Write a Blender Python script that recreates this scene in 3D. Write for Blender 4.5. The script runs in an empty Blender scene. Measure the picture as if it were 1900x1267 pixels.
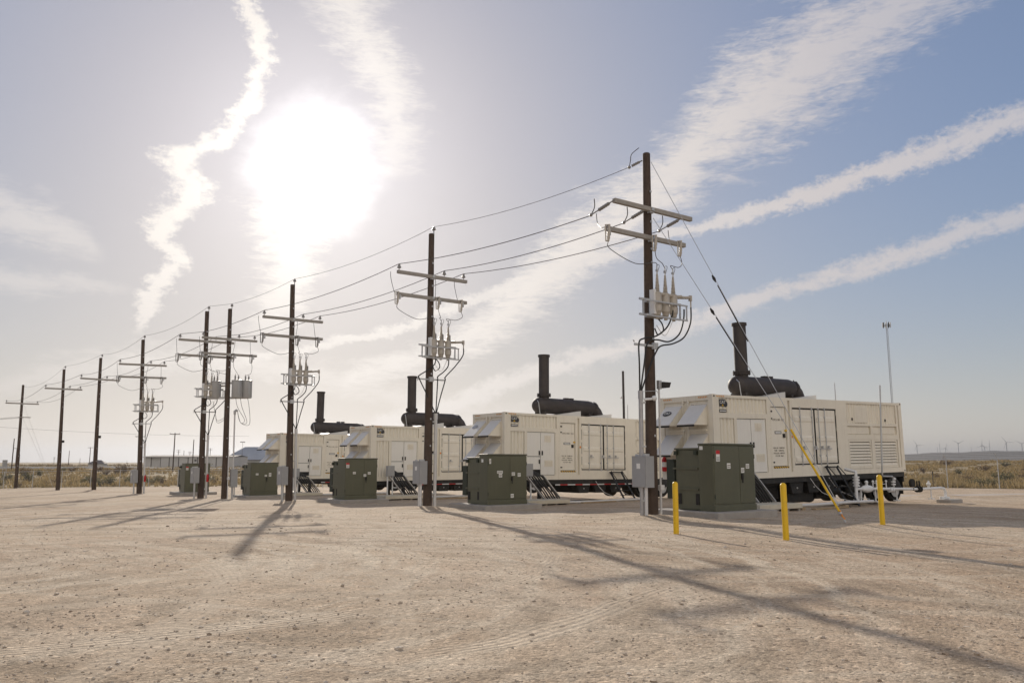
import bpy, math, random
import numpy as np
from mathutils import Vector, Matrix, Euler, Quaternion
random.seed(7)
rng = np.random.default_rng(11)
R = math.radians
C = bpy.context.scene.collection
Z0 = 1.6                                   # eye height datum: camera stands at z = Z0

# ------------------------------------------------------------------ helpers
class MB:
    def __init__(s, off=(0, 0, 0)):
        s.v = []; s.f = []; s.o = Vector(off)
    def add(s, vs, fs):
        b = len(s.v)
        s.v += [tuple(Vector(p) + s.o) for p in vs]
        s.f += [tuple(i + b for i in q) for q in fs]
        return s
    def bx(s, x0, x1, y0, y1, z0, z1):
        return s.add([(x0,y0,z0),(x1,y0,z0),(x1,y1,z0),(x0,y1,z0),(x0,y0,z1),(x1,y0,z1),(x1,y1,z1),(x0,y1,z1)],
                     [(0,3,2,1),(4,5,6,7),(0,1,5,4),(1,2,6,5),(2,3,7,6),(3,0,4,7)])
    def bar(s, p0, p1, w, h, up=(0, 0, 1)):          # square bar between two points
        p0, p1 = Vector(p0), Vector(p1); d = (p1 - p0).normalized()
        up = Vector(up)
        if abs(d.dot(up)) > .95: up = Vector((1, 0, 0))
        a = d.cross(up).normalized(); b = a.cross(d).normalized()
        vs = []
        for p in (p0, p1):
            for i, j in ((-1,-1),(1,-1),(1,1),(-1,1)):
                vs.append(p + a*i*w/2 + b*j*h/2)
        return s.add(vs, [(0,1,2,3),(7,6,5,4),(0,4,5,1),(1,5,6,2),(2,6,7,3),(3,7,4,0)])
    def cyl(s, p0, p1, r0, r1=None, n=12, caps=True):
        r1 = r0 if r1 is None else r1
        return s.tube([p0, p1], [r0, r1], n, caps)
    def tube(s, pts, r, n=6, caps=True):
        pts = [Vector(p) for p in pts]; m = len(pts)
        rs = r if isinstance(r, (list, tuple)) else [r]*m
        vs = []; fs = []
        a = None
        for i, p in enumerate(pts):
            d = (pts[min(i+1, m-1)] - pts[max(i-1, 0)])
            if d.length < 1e-9: d = Vector((0, 0, 1))
            d.normalize()
            if a is None:
                q = Vector((0, 0, 1)) if abs(d.z) < .9 else Vector((1, 0, 0))
                a = d.cross(q).normalized()
            else:
                a = (a - d*a.dot(d))
                if a.length < 1e-6: a = d.cross(Vector((1, 0, 0)))
                a.normalize()
            b = d.cross(a)
            for k in range(n):
                t = 2*math.pi*k/n
                vs.append(p + (a*math.cos(t) + b*math.sin(t))*rs[i])
        for i in range(m-1):
            for k in range(n):
                k2 = (k+1) % n
                fs.append((i*n+k, i*n+k2, (i+1)*n+k2, (i+1)*n+k))
        if caps:
            fs.append(tuple(range(n-1, -1, -1))); fs.append(tuple((m-1)*n+k for k in range(n)))
        return s.add(vs, fs)
    def prism(s, poly, y0, y1, axes='xz'):           # 2-D outline extruded along the third axis
        n = len(poly); vs = []
        for y in (y0, y1):
            for (a, b) in poly:
                vs.append({'xz': (a, y, b), 'yz': (y, a, b), 'xy': (a, b, y)}[axes])
        fs = [tuple(range(n)), tuple(range(2*n-1, n-1, -1))]
        for i in range(n):
            j = (i+1) % n
            fs.append((i, i+n, j+n, j))
        return s.add(vs, fs)
    def ball(s, c, r, n=10, m=6, sx=1, sy=1, sz=1):
        c = Vector(c); vs = [c + Vector((0, 0, r*sz))]; fs = []
        for i in range(1, m):
            p = math.pi*i/m
            for k in range(n):
                t = 2*math.pi*k/n
                vs.append(c + Vector((r*sx*math.sin(p)*math.cos(t), r*sy*math.sin(p)*math.sin(t), r*sz*math.cos(p))))
        vs.append(c - Vector((0, 0, r*sz)))
        for k in range(n): fs.append((0, 1+k, 1+(k+1) % n))
        for i in range(m-2):
            for k in range(n):
                k2 = (k+1) % n
                fs.append((1+i*n+k, 1+(i+1)*n+k, 1+(i+1)*n+k2, 1+i*n+k2))
        b = 1+(m-2)*n
        for k in range(n): fs.append((b+k, len(vs)-1, b+(k+1) % n))
        return s.add(vs, fs)
    def ribs(s, x0, x1, z0, z1, yv, yc, pitch=.28):  # corrugated sheet, ribs upright
        n = max(1, round((x1-x0)/pitch)); p = (x1-x0)/n; pr = []
        for i in range(n):
            a = x0+i*p
            pr += [(a, yv), (a+.25*p, yv), (a+.42*p, yc), (a+.83*p, yc)]
        pr.append((x1, yv)); vs = []; fs = []
        for (x, y) in pr: vs += [(x, y, z0), (x, y, z1)]
        for i in range(len(pr)-1): fs.append((2*i, 2*i+2, 2*i+3, 2*i+1))
        return s.add(vs, fs)
    def mesh(s, name, smooth=False, ang=40):
        me = bpy.data.meshes.new(name); me.from_pydata(s.v, [], s.f); me.update()
        if smooth:
            me.polygons.foreach_set('use_smooth', [True]*len(me.polygons))
            me.set_sharp_from_angle(angle=R(ang))
        return me
    def build(s, name, mat, parent=None, smooth=False, bevel=0, ang=40):
        return link(name, s.mesh(name, smooth, ang), mat, parent, bevel)

def link(name, me, mat, parent=None, bevel=0):
    o = bpy.data.objects.new(name, me)
    if mat and not me.materials: me.materials.append(mat)
    C.objects.link(o)
    if parent: o.parent = parent
    if bevel:
        b = o.modifiers.new('bevel', 'BEVEL'); b.width = bevel; b.segments = 2; b.limit_method = 'ANGLE'
    return o
def tag(o, label, cat, group=None):
    o['label'] = label; o['category'] = cat
    if group: o['group'] = group
    return o
def struct(o, kind='structure'):
    o['kind'] = kind; return o
def thing(name, label, cat, loc=(0, 0, 0), rotz=0, group=None):
    o = bpy.data.objects.new(name, None); C.objects.link(o)
    o.empty_display_size = .3
    o.location = loc; o.rotation_euler = (0, 0, rotz)
    return tag(o, label, cat, group)
def dup(root, label=None, loc=None, rot=None, group=None):
    def cp(o, par):
        c = o.copy(); C.objects.link(c)
        if par: c.parent = par
        for ch in list(kids.get(o.name, [])): cp(ch, c)
        return c
    kids = {}
    stack = [root]
    while stack:
        o = stack.pop(); kids[o.name] = list(o.children); stack += list(o.children)
    r = cp(root, None)
    if label: r['label'] = label
    if group: r['group'] = group
    if loc is not None: r.location = loc
    if rot is not None: r.rotation_euler = rot
    return r
def lab(o, s): o['label'] = s; return o
def text_obj(name, body, size, mat, parent, mtx, ext=.003):
    cu = bpy.data.curves.new(name, 'FONT'); cu.body = body; cu.size = size; cu.extrude = ext
    cu.align_x = 'CENTER'; cu.align_y = 'CENTER'
    t = bpy.data.objects.new(name, cu); C.objects.link(t)
    dg = bpy.context.evaluated_depsgraph_get()
    me = bpy.data.meshes.new_from_object(t.evaluated_get(dg))
    bpy.data.objects.remove(t); bpy.data.curves.remove(cu)
    me.name = name; me.transform(mtx); me.materials.clear()
    return link(name, me, mat, parent)
def basis(ex, ey, ez, loc):
    m = Matrix.Identity(4)
    for i, e in enumerate((ex, ey, ez)):
        for j in range(3): m[j][i] = e[j]
    for j in range(3): m[j][3] = loc[j]
    return m
FRONT = lambda x, y, z: basis((1, 0, 0), (0, 0, 1), (0, -1, 0), (x, y, z))      # lettering facing -y
ENDF = lambda x, y, z: basis((0, -1, 0), (0, 0, 1), (-1, 0, 0), (x, y, z))      # lettering facing -x

# ------------------------------------------------------------------ materials
def nt(m): return m.node_tree.nodes, m.node_tree.links
def mat(name, col, rough=.6, metal=0, var=.12, scale=3, bump=0, bscale=40, dirt=None, dirt_amt=.35, spec=.4, streak=False):
    m = bpy.data.materials.new(name); m.use_nodes = True; N, L = nt(m)
    b = N['Principled BSDF']; b.inputs['Roughness'].default_value = rough; b.inputs['Metallic'].default_value = metal
    b.inputs['Specular IOR Level'].default_value = spec
    tc = N.new('ShaderNodeTexCoord'); no = N.new('ShaderNodeTexNoise'); no.inputs['Scale'].default_value = scale
    no.inputs['Detail'].default_value = 6; no.inputs['Roughness'].default_value = .65
    L.new(tc.outputs['Object'], no.inputs['Vector'])
    ra = N.new('ShaderNodeValToRGB'); L.new(no.outputs['Fac'], ra.inputs['Fac'])
    c = Vector(col)
    ra.color_ramp.elements[0].position = .3; ra.color_ramp.elements[0].color = (*(c*(1-var)), 1)
    ra.color_ramp.elements[1].position = .7; ra.color_ramp.elements[1].color = (*(c*(1+var*.6)), 1)
    out = ra.outputs['Color']
    if dirt:
        n2 = N.new('ShaderNodeTexNoise'); n2.inputs['Scale'].default_value = scale*1.7; n2.inputs['Detail'].default_value = 8
        n2.inputs['Roughness'].default_value = .75
        mp = N.new('ShaderNodeMapping'); L.new(tc.outputs['Object'], mp.inputs['Vector'])
        if streak: mp.inputs['Scale'].default_value = (3, 3, .35)
        L.new(mp.outputs['Vector'], n2.inputs['Vector'])
        r2 = N.new('ShaderNodeValToRGB'); L.new(n2.outputs['Fac'], r2.inputs['Fac'])
        r2.color_ramp.elements[0].position = .52; r2.color_ramp.elements[0].color = (0, 0, 0, 1)
        r2.color_ramp.elements[1].position = .78; r2.color_ramp.elements[1].color = (dirt_amt,)*3 + (1,)
        mx = N.new('ShaderNodeMix'); mx.data_type = 'RGBA'
        L.new(r2.outputs['Color'], mx.inputs['Factor']); L.new(out, mx.inputs['A']); mx.inputs['B'].default_value = (*dirt, 1)
        out = mx.outputs['Result']
    L.new(out, b.inputs['Base Color'])
    if bump:
        n3 = N.new('ShaderNodeTexNoise'); n3.inputs['Scale'].default_value = bscale; n3.inputs['Detail'].default_value = 4
        L.new(tc.outputs['Object'], n3.inputs['Vector'])
        bp = N.new('ShaderNodeBump'); bp.inputs['Strength'].default_value = bump; bp.inputs['Distance'].default_value = .02
        L.new(n3.outputs['Fac'], bp.inputs['Height']); L.new(bp.outputs['Normal'], b.inputs['Normal'])
    return m

M = {}
M['cream'] = mat('cream_paint', (.775, .72, .61), .5, 0, .05, 1.2, dirt=(.42, .33, .23), dirt_amt=.45, streak=True, bump=.02, bscale=6)
M['cab_door'] = mat('pale_cabinet_door_paint', (.79, .765, .71), .45, 0, .03, 1.5, dirt=(.5, .43, .34), dirt_amt=.25, streak=True)
M['cream2'] = mat('cream_door_paint', (.80, .75, .65), .5, 0, .04, 1.5, dirt=(.44, .35, .25), dirt_amt=.38, streak=True)
M['hood'] = mat('pale_grey_hood_paint', (.66, .635, .60), .35, 0, .05, 2, dirt=(.35, .3, .25), dirt_amt=.2)
M['rail'] = mat('dull_aluminium', (.42, .41, .41), .45, .5, .12, 6)
M['stack'] = mat('heat_stained_dark_steel', (.060, .050, .046), .62, .15, .25, 2.2, bump=.06, bscale=14, dirt=(.10, .075, .06), dirt_amt=.6)
M['black'] = mat('black_rubber', (.018, .017, .017), .75, 0, .2, 8)
M['gasket'] = mat('dark_gasket', (.03, .027, .024), .8, 0, .1, 8)
M['frame'] = mat('black_trailer_paint', (.022, .021, .020), .55, 0, .3, 4, dirt=(.16, .13, .10), dirt_amt=.4)
M['tyre'] = mat('dusty_tyre_rubber', (.03, .028, .026), .85, 0, .2, 6, dirt=(.2, .16, .12), dirt_amt=.5)
M['rim'] = mat('pale_wheel_paint', (.55, .57, .59), .4, .2, .1, 5)
M['green'] = mat('olive_green_enamel', (.104, .104, .066), .38, 0, .10, 1.6, dirt=(.17, .14, .09), dirt_amt=.30, spec=.5, streak=True)
M['green_dark'] = mat('dark_olive_radiator', (.035, .042, .028), .5, 0, .15, 3)
M['concrete'] = mat('grey_concrete', (.36, .33, .30), .9, 0, .15, 2.5, bump=.25, bscale=30, dirt=(.24, .2, .17), dirt_amt=.5)
M['grey'] = mat('grey_cabinet_enamel', (.34, .34, .345), .45, .1, .06, 3, dirt=(.24, .21, .19), dirt_amt=.3)
M['can'] = mat('grey_transformer_enamel', (.40, .40, .40), .45, .1, .06, 3)
M['galv'] = mat('galvanised_steel', (.50, .50, .50), .45, .5, .12, 8)
M['white'] = mat('white_paint', (.72, .72, .72), .5, 0, .06, 5, dirt=(.4, .36, .3), dirt_amt=.35)
M['label'] = mat('white_sticker', (.78, .77, .74), .5, 0, .03, 9)
M['pvc'] = mat('weathered_white_conduit', (.62, .61, .60), .5, 0, .08, 4, dirt=(.4, .36, .32), dirt_amt=.3)
M['yellow'] = mat('yellow_paint', (.76, .47, .010), .42, 0, .06, 3, dirt=(.40, .26, .08), dirt_amt=.7)
M['orange'] = mat('orange_marking', (.75, .28, .04), .5, 0, .1, 5)
M['red'] = mat('red_paint', (.52, .02, .025), .35, 0, .08, 5)
M['tan'] = mat('tan_insulator', (.44, .40, .345), .4, 0, .08, 6)
M['porcelain'] = mat('grey_porcelain', (.28, .27, .26), .3, 0, .1, 6)
M['cable'] = mat('black_cable', (.022, .021, .021), .5, 0, .1, 10)
M['wire'] = mat('weathered_wire', (.09, .08, .075), .5, .3, .15, 10)
M['steelwire'] = mat('galvanised_strand', (.45, .45, .46), .4, .6, .15, 10)
M['arm'] = mat('weathered_crossarm', (.335, .31, .28), .7, 0, .14, 5, dirt=(.2, .17, .14), dirt_amt=.5)
M['trench'] = mat('pale_trench_cover', (.58, .53, .43), .6, 0, .08, 2, dirt=(.4, .33, .24), dirt_amt=.45)
M['timber'] = mat('weathered_plank', (.36, .27, .17), .85, 0, .25, 7)
M['text'] = mat('dark_lettering', (.05, .05, .055), .6, 0, .05, 9)
M['fade'] = mat('faded_lettering', (.22, .19, .15), .6, 0, .1, 9)
M['logo_y'] = mat('yellow_triangle_marking', (.72, .45, .02), .5, 0, .05, 9)
M['shed'] = mat('pale_metal_siding', (.46, .44, .42), .6, 0, .08, .3, dirt=(.3, .25, .2), dirt_amt=.4)
M['shed_dark'] = mat('brown_door_strip', (.10, .085, .075), .7, 0, .1, 1)
M['roof_blue'] = mat('blue_grey_metal_roof', (.26, .28, .33), .5, 0, .15, .12)
M['turb'] = mat('turbine_white', (.30, .31, .33), .5, 0, .02, 1)
M['bark'] = mat('dry_twig', (.14, .10, .07), .9, 0, .2, 10)
M['brick'] = mat('dull_house_wall', (.32, .27, .24), .85, 0, .1, 1)
M['roof_dark'] = mat('dark_shingle', (.17, .15, .14), .85, 0, .15, 1)
M['grate'] = mat('dark_step_grating', (.03, .03, .032), .6, .3, .2, 20)
M['antenna'] = mat('tower_galvanised', (.42, .43, .45), .5, .3, .05, 1)
M['asphalt'] = mat('old_asphalt', (.15, .14, .13), .9, 0, .12, .4, bump=.1, bscale=20)
M['lane'] = mat('pale_dirt_lane', (.43, .37, .32), .95, 0, .12, .35)

def pole_wood():
    m = mat('creosoted_pole_wood', (.075, .050, .036), .8, 0, .3, 2, dirt=(.15, .115, .085), dirt_amt=.5)
    N, L = nt(m); b = N['Principled BSDF']
    tc = N.new('ShaderNodeTexCoord'); mp = N.new('ShaderNodeMapping'); mp.inputs['Scale'].default_value = (30, 30, .6)
    no = N.new('ShaderNodeTexNoise'); no.inputs['Scale'].default_value = 1.5; no.inputs['Detail'].default_value = 5
    L.new(tc.outputs['Object'], mp.inputs['Vector']); L.new(mp.outputs['Vector'], no.inputs['Vector'])
    bp = N.new('ShaderNodeBump'); bp.inputs['Strength'].default_value = .6; bp.inputs['Distance'].default_value = .02
    L.new(no.outputs['Fac'], bp.inputs['Height']); L.new(bp.outputs['Normal'], b.inputs['Normal'])
    return m
M['wood'] = pole_wood()

def hazard(name, c1, c2, freq, ax=0, slant=1.0):
    m = bpy.data.materials.new(name); m.use_nodes = True; N, L = nt(m); b = N['Principled BSDF']
    tc = N.new('ShaderNodeTexCoord'); s = N.new('ShaderNodeSeparateXYZ'); L.new(tc.outputs['Object'], s.inputs[0])
    a = N.new('ShaderNodeMath'); a.operation = 'MULTIPLY_ADD'; L.new(s.outputs['Z'], a.inputs[0]); a.inputs[1].default_value = slant
    L.new(s.outputs[ax], a.inputs[2])
    f = N.new('ShaderNodeMath'); f.operation = 'MULTIPLY'; L.new(a.outputs[0], f.inputs[0]); f.inputs[1].default_value = freq
    g = N.new('ShaderNodeMath'); g.operation = 'FRACT'; L.new(f.outputs[0], g.inputs[0])
    h = N.new('ShaderNodeMath'); h.operation = 'GREATER_THAN'; L.new(g.outputs[0], h.inputs[0]); h.inputs[1].default_value = .5
    mx = N.new('ShaderNodeMix'); mx.data_type = 'RGBA'; L.new(h.outputs[0], mx.inputs['Factor'])
    mx.inputs['A'].default_value = (*c1, 1); mx.inputs['B'].default_value = (*c2, 1)
    L.new(mx.outputs['Result'], b.inputs['Base Color']); b.inputs['Roughness'].default_value = .6
    return m
M['hazard'] = hazard('yellow_black_hazard', (.70, .42, .03), (.03, .03, .03), 7.5)
M['tape'] = hazard('red_white_tape', (.62, .62, .62), (.42, .03, .03), 1.1, 0, 0)
M['ohaz'] = hazard('orange_hazard', (.72, .30, .06), (.60, .53, .42), 9)
M['ohaz_end'] = hazard('orange_hazard_end', (.72, .30, .06), (.60, .53, .42), 9, 1)

def chain_mat():
    m = bpy.data.materials.new('chain_link_wire'); m.use_nodes = True; N, L = nt(m); b = N['Principled BSDF']
    b.inputs['Base Color'].default_value = (.42, .42, .42, 1); b.inputs['Roughness'].default_value = .5; b.inputs['Metallic'].default_value = .4
    tc = N.new('ShaderNodeTexCoord'); s = N.new('ShaderNodeSeparateXYZ'); L.new(tc.outputs['Object'], s.inputs[0])
    outs = []
    for sg in (1, -1):
        a = N.new('ShaderNodeMath'); a.operation = 'MULTIPLY_ADD'; L.new(s.outputs['Z'], a.inputs[0]); a.inputs[1].default_value = sg
        L.new(s.outputs['X'], a.inputs[2])
        f = N.new('ShaderNodeMath'); f.operation = 'MULTIPLY'; L.new(a.outputs[0], f.inputs[0]); f.inputs[1].default_value = 14
        g = N.new('ShaderNodeMath'); g.operation = 'FRACT'; L.new(f.outputs[0], g.inputs[0])
        h = N.new('ShaderNodeMath'); h.operation = 'LESS_THAN'; L.new(g.outputs[0], h.inputs[0]); h.inputs[1].default_value = .055
        outs.append(h)
    mx = N.new('ShaderNodeMath'); mx.operation = 'MAXIMUM'; L.new(outs[0].outputs[0], mx.inputs[0]); L.new(outs[1].outputs[0], mx.inputs[1])
    L.new(mx.outputs[0], b.inputs['Alpha'])
    return m
M['chain'] = chain_mat()

def leaf_mat(name, c1, c2, c3):
    m = bpy.data.materials.new(name); m.use_nodes = True; N, L = nt(m); b = N['Principled BSDF']
    g = N.new('ShaderNodeNewGeometry'); ra = N.new('ShaderNodeValToRGB')
    L.new(g.outputs['Random Per Island'], ra.inputs['Fac'])
    e = ra.color_ramp.elements; e[0].color = (*c1, 1); e[1].color = (*c3, 1)
    k = e.new(.5); k.color = (*c2, 1)
    L.new(ra.outputs['Color'], b.inputs['Base Color']); b.inputs['Roughness'].default_value = .8
    tr = N.new('ShaderNodeBsdfTranslucent'); L.new(ra.outputs['Color'], tr.inputs['Color'])
    mx = N.new('ShaderNodeMixShader'); mx.inputs[0].default_value = .35
    L.new(b.outputs[0], mx.inputs[1]); L.new(tr.outputs[0], mx.inputs[2]); L.new(mx.outputs[0], N['Material Output'].inputs['Surface'])
    return m
M['grass'] = leaf_mat('dry_desert_grass', (.20, .15, .065), (.30, .22, .10), (.40, .30, .16))
M['scrub'] = leaf_mat('far_dry_scrub', (.13, .10, .055), (.22, .165, .09), (.30, .225, .135))
M['leaf'] = leaf_mat('olive_shrub_leaf', (.055, .06, .026), (.10, .10, .045), (.16, .145, .065))
M['leaf_brown'] = leaf_mat('brown_shrub_leaf', (.07, .045, .025), (.13, .085, .05), (.19, .13, .075))

# ------------------------------------------------------------------ ground
def sst(a, b, x):
    t = np.clip((x-a)/(b-a), 0, 1); return t*t*(3-2*t)
MOUNDS = [(3.83, 22.1, .12, .9), (-3.2, 30.0, .15, .9), (-10.4, 37.9, .08, .9), (-32.8, 63.3, .16, 1.2), (-39.1, 69.4, .08, 1.0), (-24.7, 53.5, .08, .9), (-50, 81.3, .08, 1),
          (6.9, 18.3, .05, 1.4), (8.3, 18.6, .06, 1.2), (21.5, 41, .22, 1.6), (17.5, 36.5, .10, 2.0),
          (26.5, 42, .15, 2.2), (31, 40, .2, 2.5)]
def G(X, Y):
    X = np.asarray(X, float); Y = np.asarray(Y, float)
    z = Z0 - (1.27 + .009*np.clip(Y, -30, 22) + .0165*np.clip(Y-22, 0, 63))
    z = z - .05*sst(17, 22, Y) - .08*sst(24, 30, Y)*sst(6, 0, X) - .10*sst(-30, -46, X)*sst(40, 60, Y)
    z = z + .17*sst(22, 32, X)*sst(30, 55, Y)
    r = np.hypot(X, Y); az = np.degrees(np.arctan2(X, Y))
    z = z + 3.6*sst(75, 800, r)*sst(6, 20, az)*(np.abs(az) < 120)
    far = sst(60, 120, r)
    z = z + far*(.35*np.sin(X*.031+1.3)*np.sin(Y*.023) + .18*np.sin(X*.11)*np.sin(Y*.083+.7))
    z = z + (.018*np.sin(X*.7+.4)*np.sin(Y*.53) + .015*np.sin(X*.23+Y*.31))*sst(24, 16, r) + .008*np.sin(X*2.1+Y*1.3)*np.sin(Y*1.7-X*.6)
    for mx, my, h, s in MOUNDS:
        d2 = (X-mx)**2 + (Y-my)**2
        z = z + h*np.exp(-d2/(2*(s*.75)**2))
    return z
def gz(x, y): return float(G(x, y))

def desert_mask(X, Y):
    left = sst(84.5, 86.5, Y + .0*X)
    # right fence runs obliquely through (33.4,62) and (35.3,58.6)
    dl = (X-33.4)*.873 + (Y-62)*.488
    right = sst(0.3, 1.6, dl)
    w = sst(8, 16, X)
    m = left*(1-w) + np.maximum(right, sst(95, 110, Y))*w
    return m
def build_ground():
    nr, na1, na2 = 380, 420, 60
    rr = np.concatenate([[0.0], 0.6*(9000/0.6)**(np.arange(nr)/(nr-1))])
    a1 = np.linspace(-46, 46, na1); a2 = np.linspace(46, 314, na2+2)[1:-1]
    aa = np.radians(np.concatenate([a1, a2])); na = len(aa)
    RR, AA = np.meshgrid(rr[1:], aa, indexing='ij')
    X = RR*np.sin(AA); Y = RR*np.cos(AA); Zv = G(X, Y)
    v = np.concatenate([[[0, 0, gz(0, 0)]], np.stack([X, Y, Zv], -1).reshape(-1, 3)])
    i = np.arange(nr-1)[:, None]*na; k = np.arange(na)[None, :]; k2 = (k+1) % na
    q = np.stack([1+i+k, 1+i+na+k, 1+i+na+k2, 1+i+k2], -1).reshape(-1, 4)
    q = q[:, ::-1]
    tri = [(0, 1+b, 1+a) for a, b in zip(range(na), [(j+1) % na for j in range(na)])]
    me = bpy.data.meshes.new('ground')
    me.vertices.add(len(v)); me.vertices.foreach_set('co', v.ravel())
    nl = len(q)*4 + len(tri)*3
    me.loops.add(nl); me.polygons.add(len(q)+len(tri))
    me.loops.foreach_set('vertex_index', np.concatenate([q.ravel(), np.array(tri).ravel()]))
    st = np.concatenate([np.arange(len(q))*4, len(q)*4+np.arange(len(tri))*3])
    me.polygons.foreach_set('loop_start', st)
    me.update(calc_edges=True); me.validate()
    me.polygons.foreach_set('use_smooth', [True]*len(me.polygons))
    at = me.attributes.new('desert', 'FLOAT', 'POINT'); at.data.foreach_set('value', desert_mask(v[:, 0], v[:, 1]).astype(np.float32))
    return me

def ground_mat():
    m = bpy.data.materials.new('gravel_ground'); m.use_nodes = True; N, L = nt(m); b = N['Principled BSDF']
    b.inputs['Roughness'].default_value = .95; b.inputs['Specular IOR Level'].default_value = .2
    tc = N.new('ShaderNodeTexCoord'); P = tc.outputs['Object']
    def noise(sc, det=5, ro=.6, mp=None, src=None):
        n = N.new('ShaderNodeTexNoise'); n.inputs['Scale'].default_value = sc; n.inputs['Detail'].default_value = det
        n.inputs['Roughness'].default_value = ro
        s = src or P
        if mp:
            q = N.new('ShaderNodeMapping'); q.inputs['Scale'].default_value = mp[0]; q.inputs['Rotation'].default_value = (0, 0, R(mp[1]))
            L.new(s, q.inputs['Vector']); s = q.outputs['Vector']
        L.new(s, n.inputs['Vector']); return n.outputs['Fac']
    def ramp(f, pts):
        r = N.new('ShaderNodeValToRGB'); L.new(f, r.inputs['Fac']); e = r.color_ramp.elements
        e[0].position, e[0].color = pts[0][0], (*pts[0][1], 1); e[1].position, e[1].color = pts[-1][0], (*pts[-1][1], 1)
        for p, c in pts[1:-1]: k = e.new(p); k.color = (*c, 1)
        return r.outputs['Color']
    def mixc(f, a, bb, blend='MIX'):
        x = N.new('ShaderNodeMix'); x.data_type = 'RGBA'; x.blend_type = blend
        if isinstance(f, float): x.inputs['Factor'].default_value = f
        else: L.new(f, x.inputs['Factor'])
        for s, val in (('A', a), ('B', bb)):
            if isinstance(val, tuple): x.inputs[s].default_value = (*val, 1)
            else: L.new(val, x.inputs[s])
        return x.outputs['Result']
    def math_(op, a, bb=None, c=None):
        x = N.new('ShaderNodeMath'); x.operation = op
        for i, val in enumerate((a, bb, c)):
            if val is None: continue
            if isinstance(val, (int, float)): x.inputs[i].default_value = val
            else: L.new(val, x.inputs[i])
        return x.outputs[0]
    g3 = lambda x: (x, x, x)
    # broad patches of caliche: pale compacted, mid, reddish soil
    base = ramp(noise(.16, 7, .62), [(.32, (0.336, 0.247, 0.173)), (.45, (0.420, 0.320, 0.233)), (.55, (0.504, 0.394, 0.296)), (.63, (0.437, 0.331, 0.242)), (.75, (0.358, 0.263, 0.184))])
    red = ramp(noise(.085, 5, .6), [(.46, g3(0)), (.62, g3(.75))])
    base = mixc(red, base, (.40, .285, .205))
    streak = ramp(noise(1, 6, .6, ((.55, .12, 1), 62)), [(.47, g3(0)), (.64, g3(.75))])
    base = mixc(streak, base, (.55, .46, .37))
    # vehicles turning: pale and dark arcs about the turning points
    spq = N.new('ShaderNodeSeparateXYZ'); L.new(P, spq.inputs[0])
    for (cx, cy, seed, amt, cc) in ((-7.5, 10.5, 0., .85, (.60, .51, .41)), (3.0, 24.0, 4., .65, (.57, .48, .385)), (-1.5, 7.5, 9., .60, (.29, .225, .165))):
        dx = math_('SUBTRACT', spq.outputs[0], cx); dy = math_('SUBTRACT', spq.outputs[1], cy)
        rq = math_('ADD', math_('SQRT', math_('ADD', math_('MULTIPLY', dx, dx), math_('MULTIPLY', dy, dy))), math_('MULTIPLY', noise(.5, 3), .9))
        cq = N.new('ShaderNodeCombineXYZ'); L.new(math_('MULTIPLY', rq, 2.1), cq.inputs[0]); L.new(math_('MULTIPLY', math_('ABSOLUTE', math_('ARCTAN2', dx, dy)), 1.1), cq.inputs[1]); cq.inputs[2].default_value = seed
        sw = noise(1.0, 7, .66, None, cq.outputs[0])
        base = mixc(ramp(sw, [(.50, g3(0)), (.63, g3(amt))]), base, cc)
    # stones of several sizes
    def vor(sc, feat='F1'):
        v = N.new('ShaderNodeTexVoronoi'); v.feature = feat; v.inputs['Scale'].default_value = sc; L.new(P, v.inputs['Vector']); return v
    v1 = vor(34); v2 = vor(95); v3 = vor(11)
    sep1 = N.new('ShaderNodeSeparateColor'); L.new(v1.outputs['Color'], sep1.inputs[0])
    sep2 = N.new('ShaderNodeSeparateColor'); L.new(v2.outputs['Color'], sep2.inputs[0])
    sep3 = N.new('ShaderNodeSeparateColor'); L.new(v3.outputs['Color'], sep3.inputs[0])
    t2 = ramp(sep2.outputs[0], [(0, g3(.72)), (.5, g3(1.0)), (1, g3(1.22))])
    col = mixc(1.0, base, t2, 'MULTIPLY')
    t1 = ramp(sep1.outputs[0], [(.0, g3(.55)), (.16, g3(.92)), (.8, g3(1.02)), (1, g3(1.38))])
    col = mixc(1.0, col, t1, 'MULTIPLY')
    # sparse darker and paler larger pebbles
    near3 = math_('LESS_THAN', v3.outputs['Distance'], .28)
    pick = math_('GREATER_THAN', sep3.outputs[1], .86)
    col = mixc(math_('MULTIPLY', math_('MULTIPLY', near3, pick), .75), col, ramp(sep3.outputs[2], [(0, (.20, .15, .11)), (.6, (.26, .21, .17)), (1, (.60, .54, .47))]))
    fine = ramp(noise(5, 9, .8), [(.3, g3(.74)), (.7, g3(1.2))])
    col = mixc(1.0, col, fine, 'MULTIPLY')
    # tyre tracks: rings of compacted soil with lug marks
    sp = N.new('ShaderNodeSeparateXYZ'); L.new(P, sp.inputs[0])
    tracks = None; lugs = None
    for (cx, cy, rad) in ((-6.5, 12.2, 7.9), (-13.0, 6.0, 11.2), (-3, 26, 11.5), (1, -6, 15.5)):
        dx = math_('SUBTRACT', sp.outputs[0], cx); dy = math_('SUBTRACT', sp.outputs[1], cy)
        rr_ = math_('SQRT', math_('ADD', math_('MULTIPLY', dx, dx), math_('MULTIPLY', dy, dy)))
        wob = math_('MULTIPLY', math_('SUBTRACT', noise(.35, 2), .5), .7)
        d = math_('ADD', math_('SUBTRACT', rr_, rad), wob)
        d2 = math_('ABSOLUTE', math_('SUBTRACT', math_('ABSOLUTE', d), .85))
        band = N.new('ShaderNodeMapRange'); band.interpolation_type = 'SMOOTHSTEP'
        L.new(d2, band.inputs['Value']); band.inputs['From Min'].default_value = .20; band.inputs['From Max'].default_value = .13
        an = math_('ARCTAN2', dy, dx)
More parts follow.
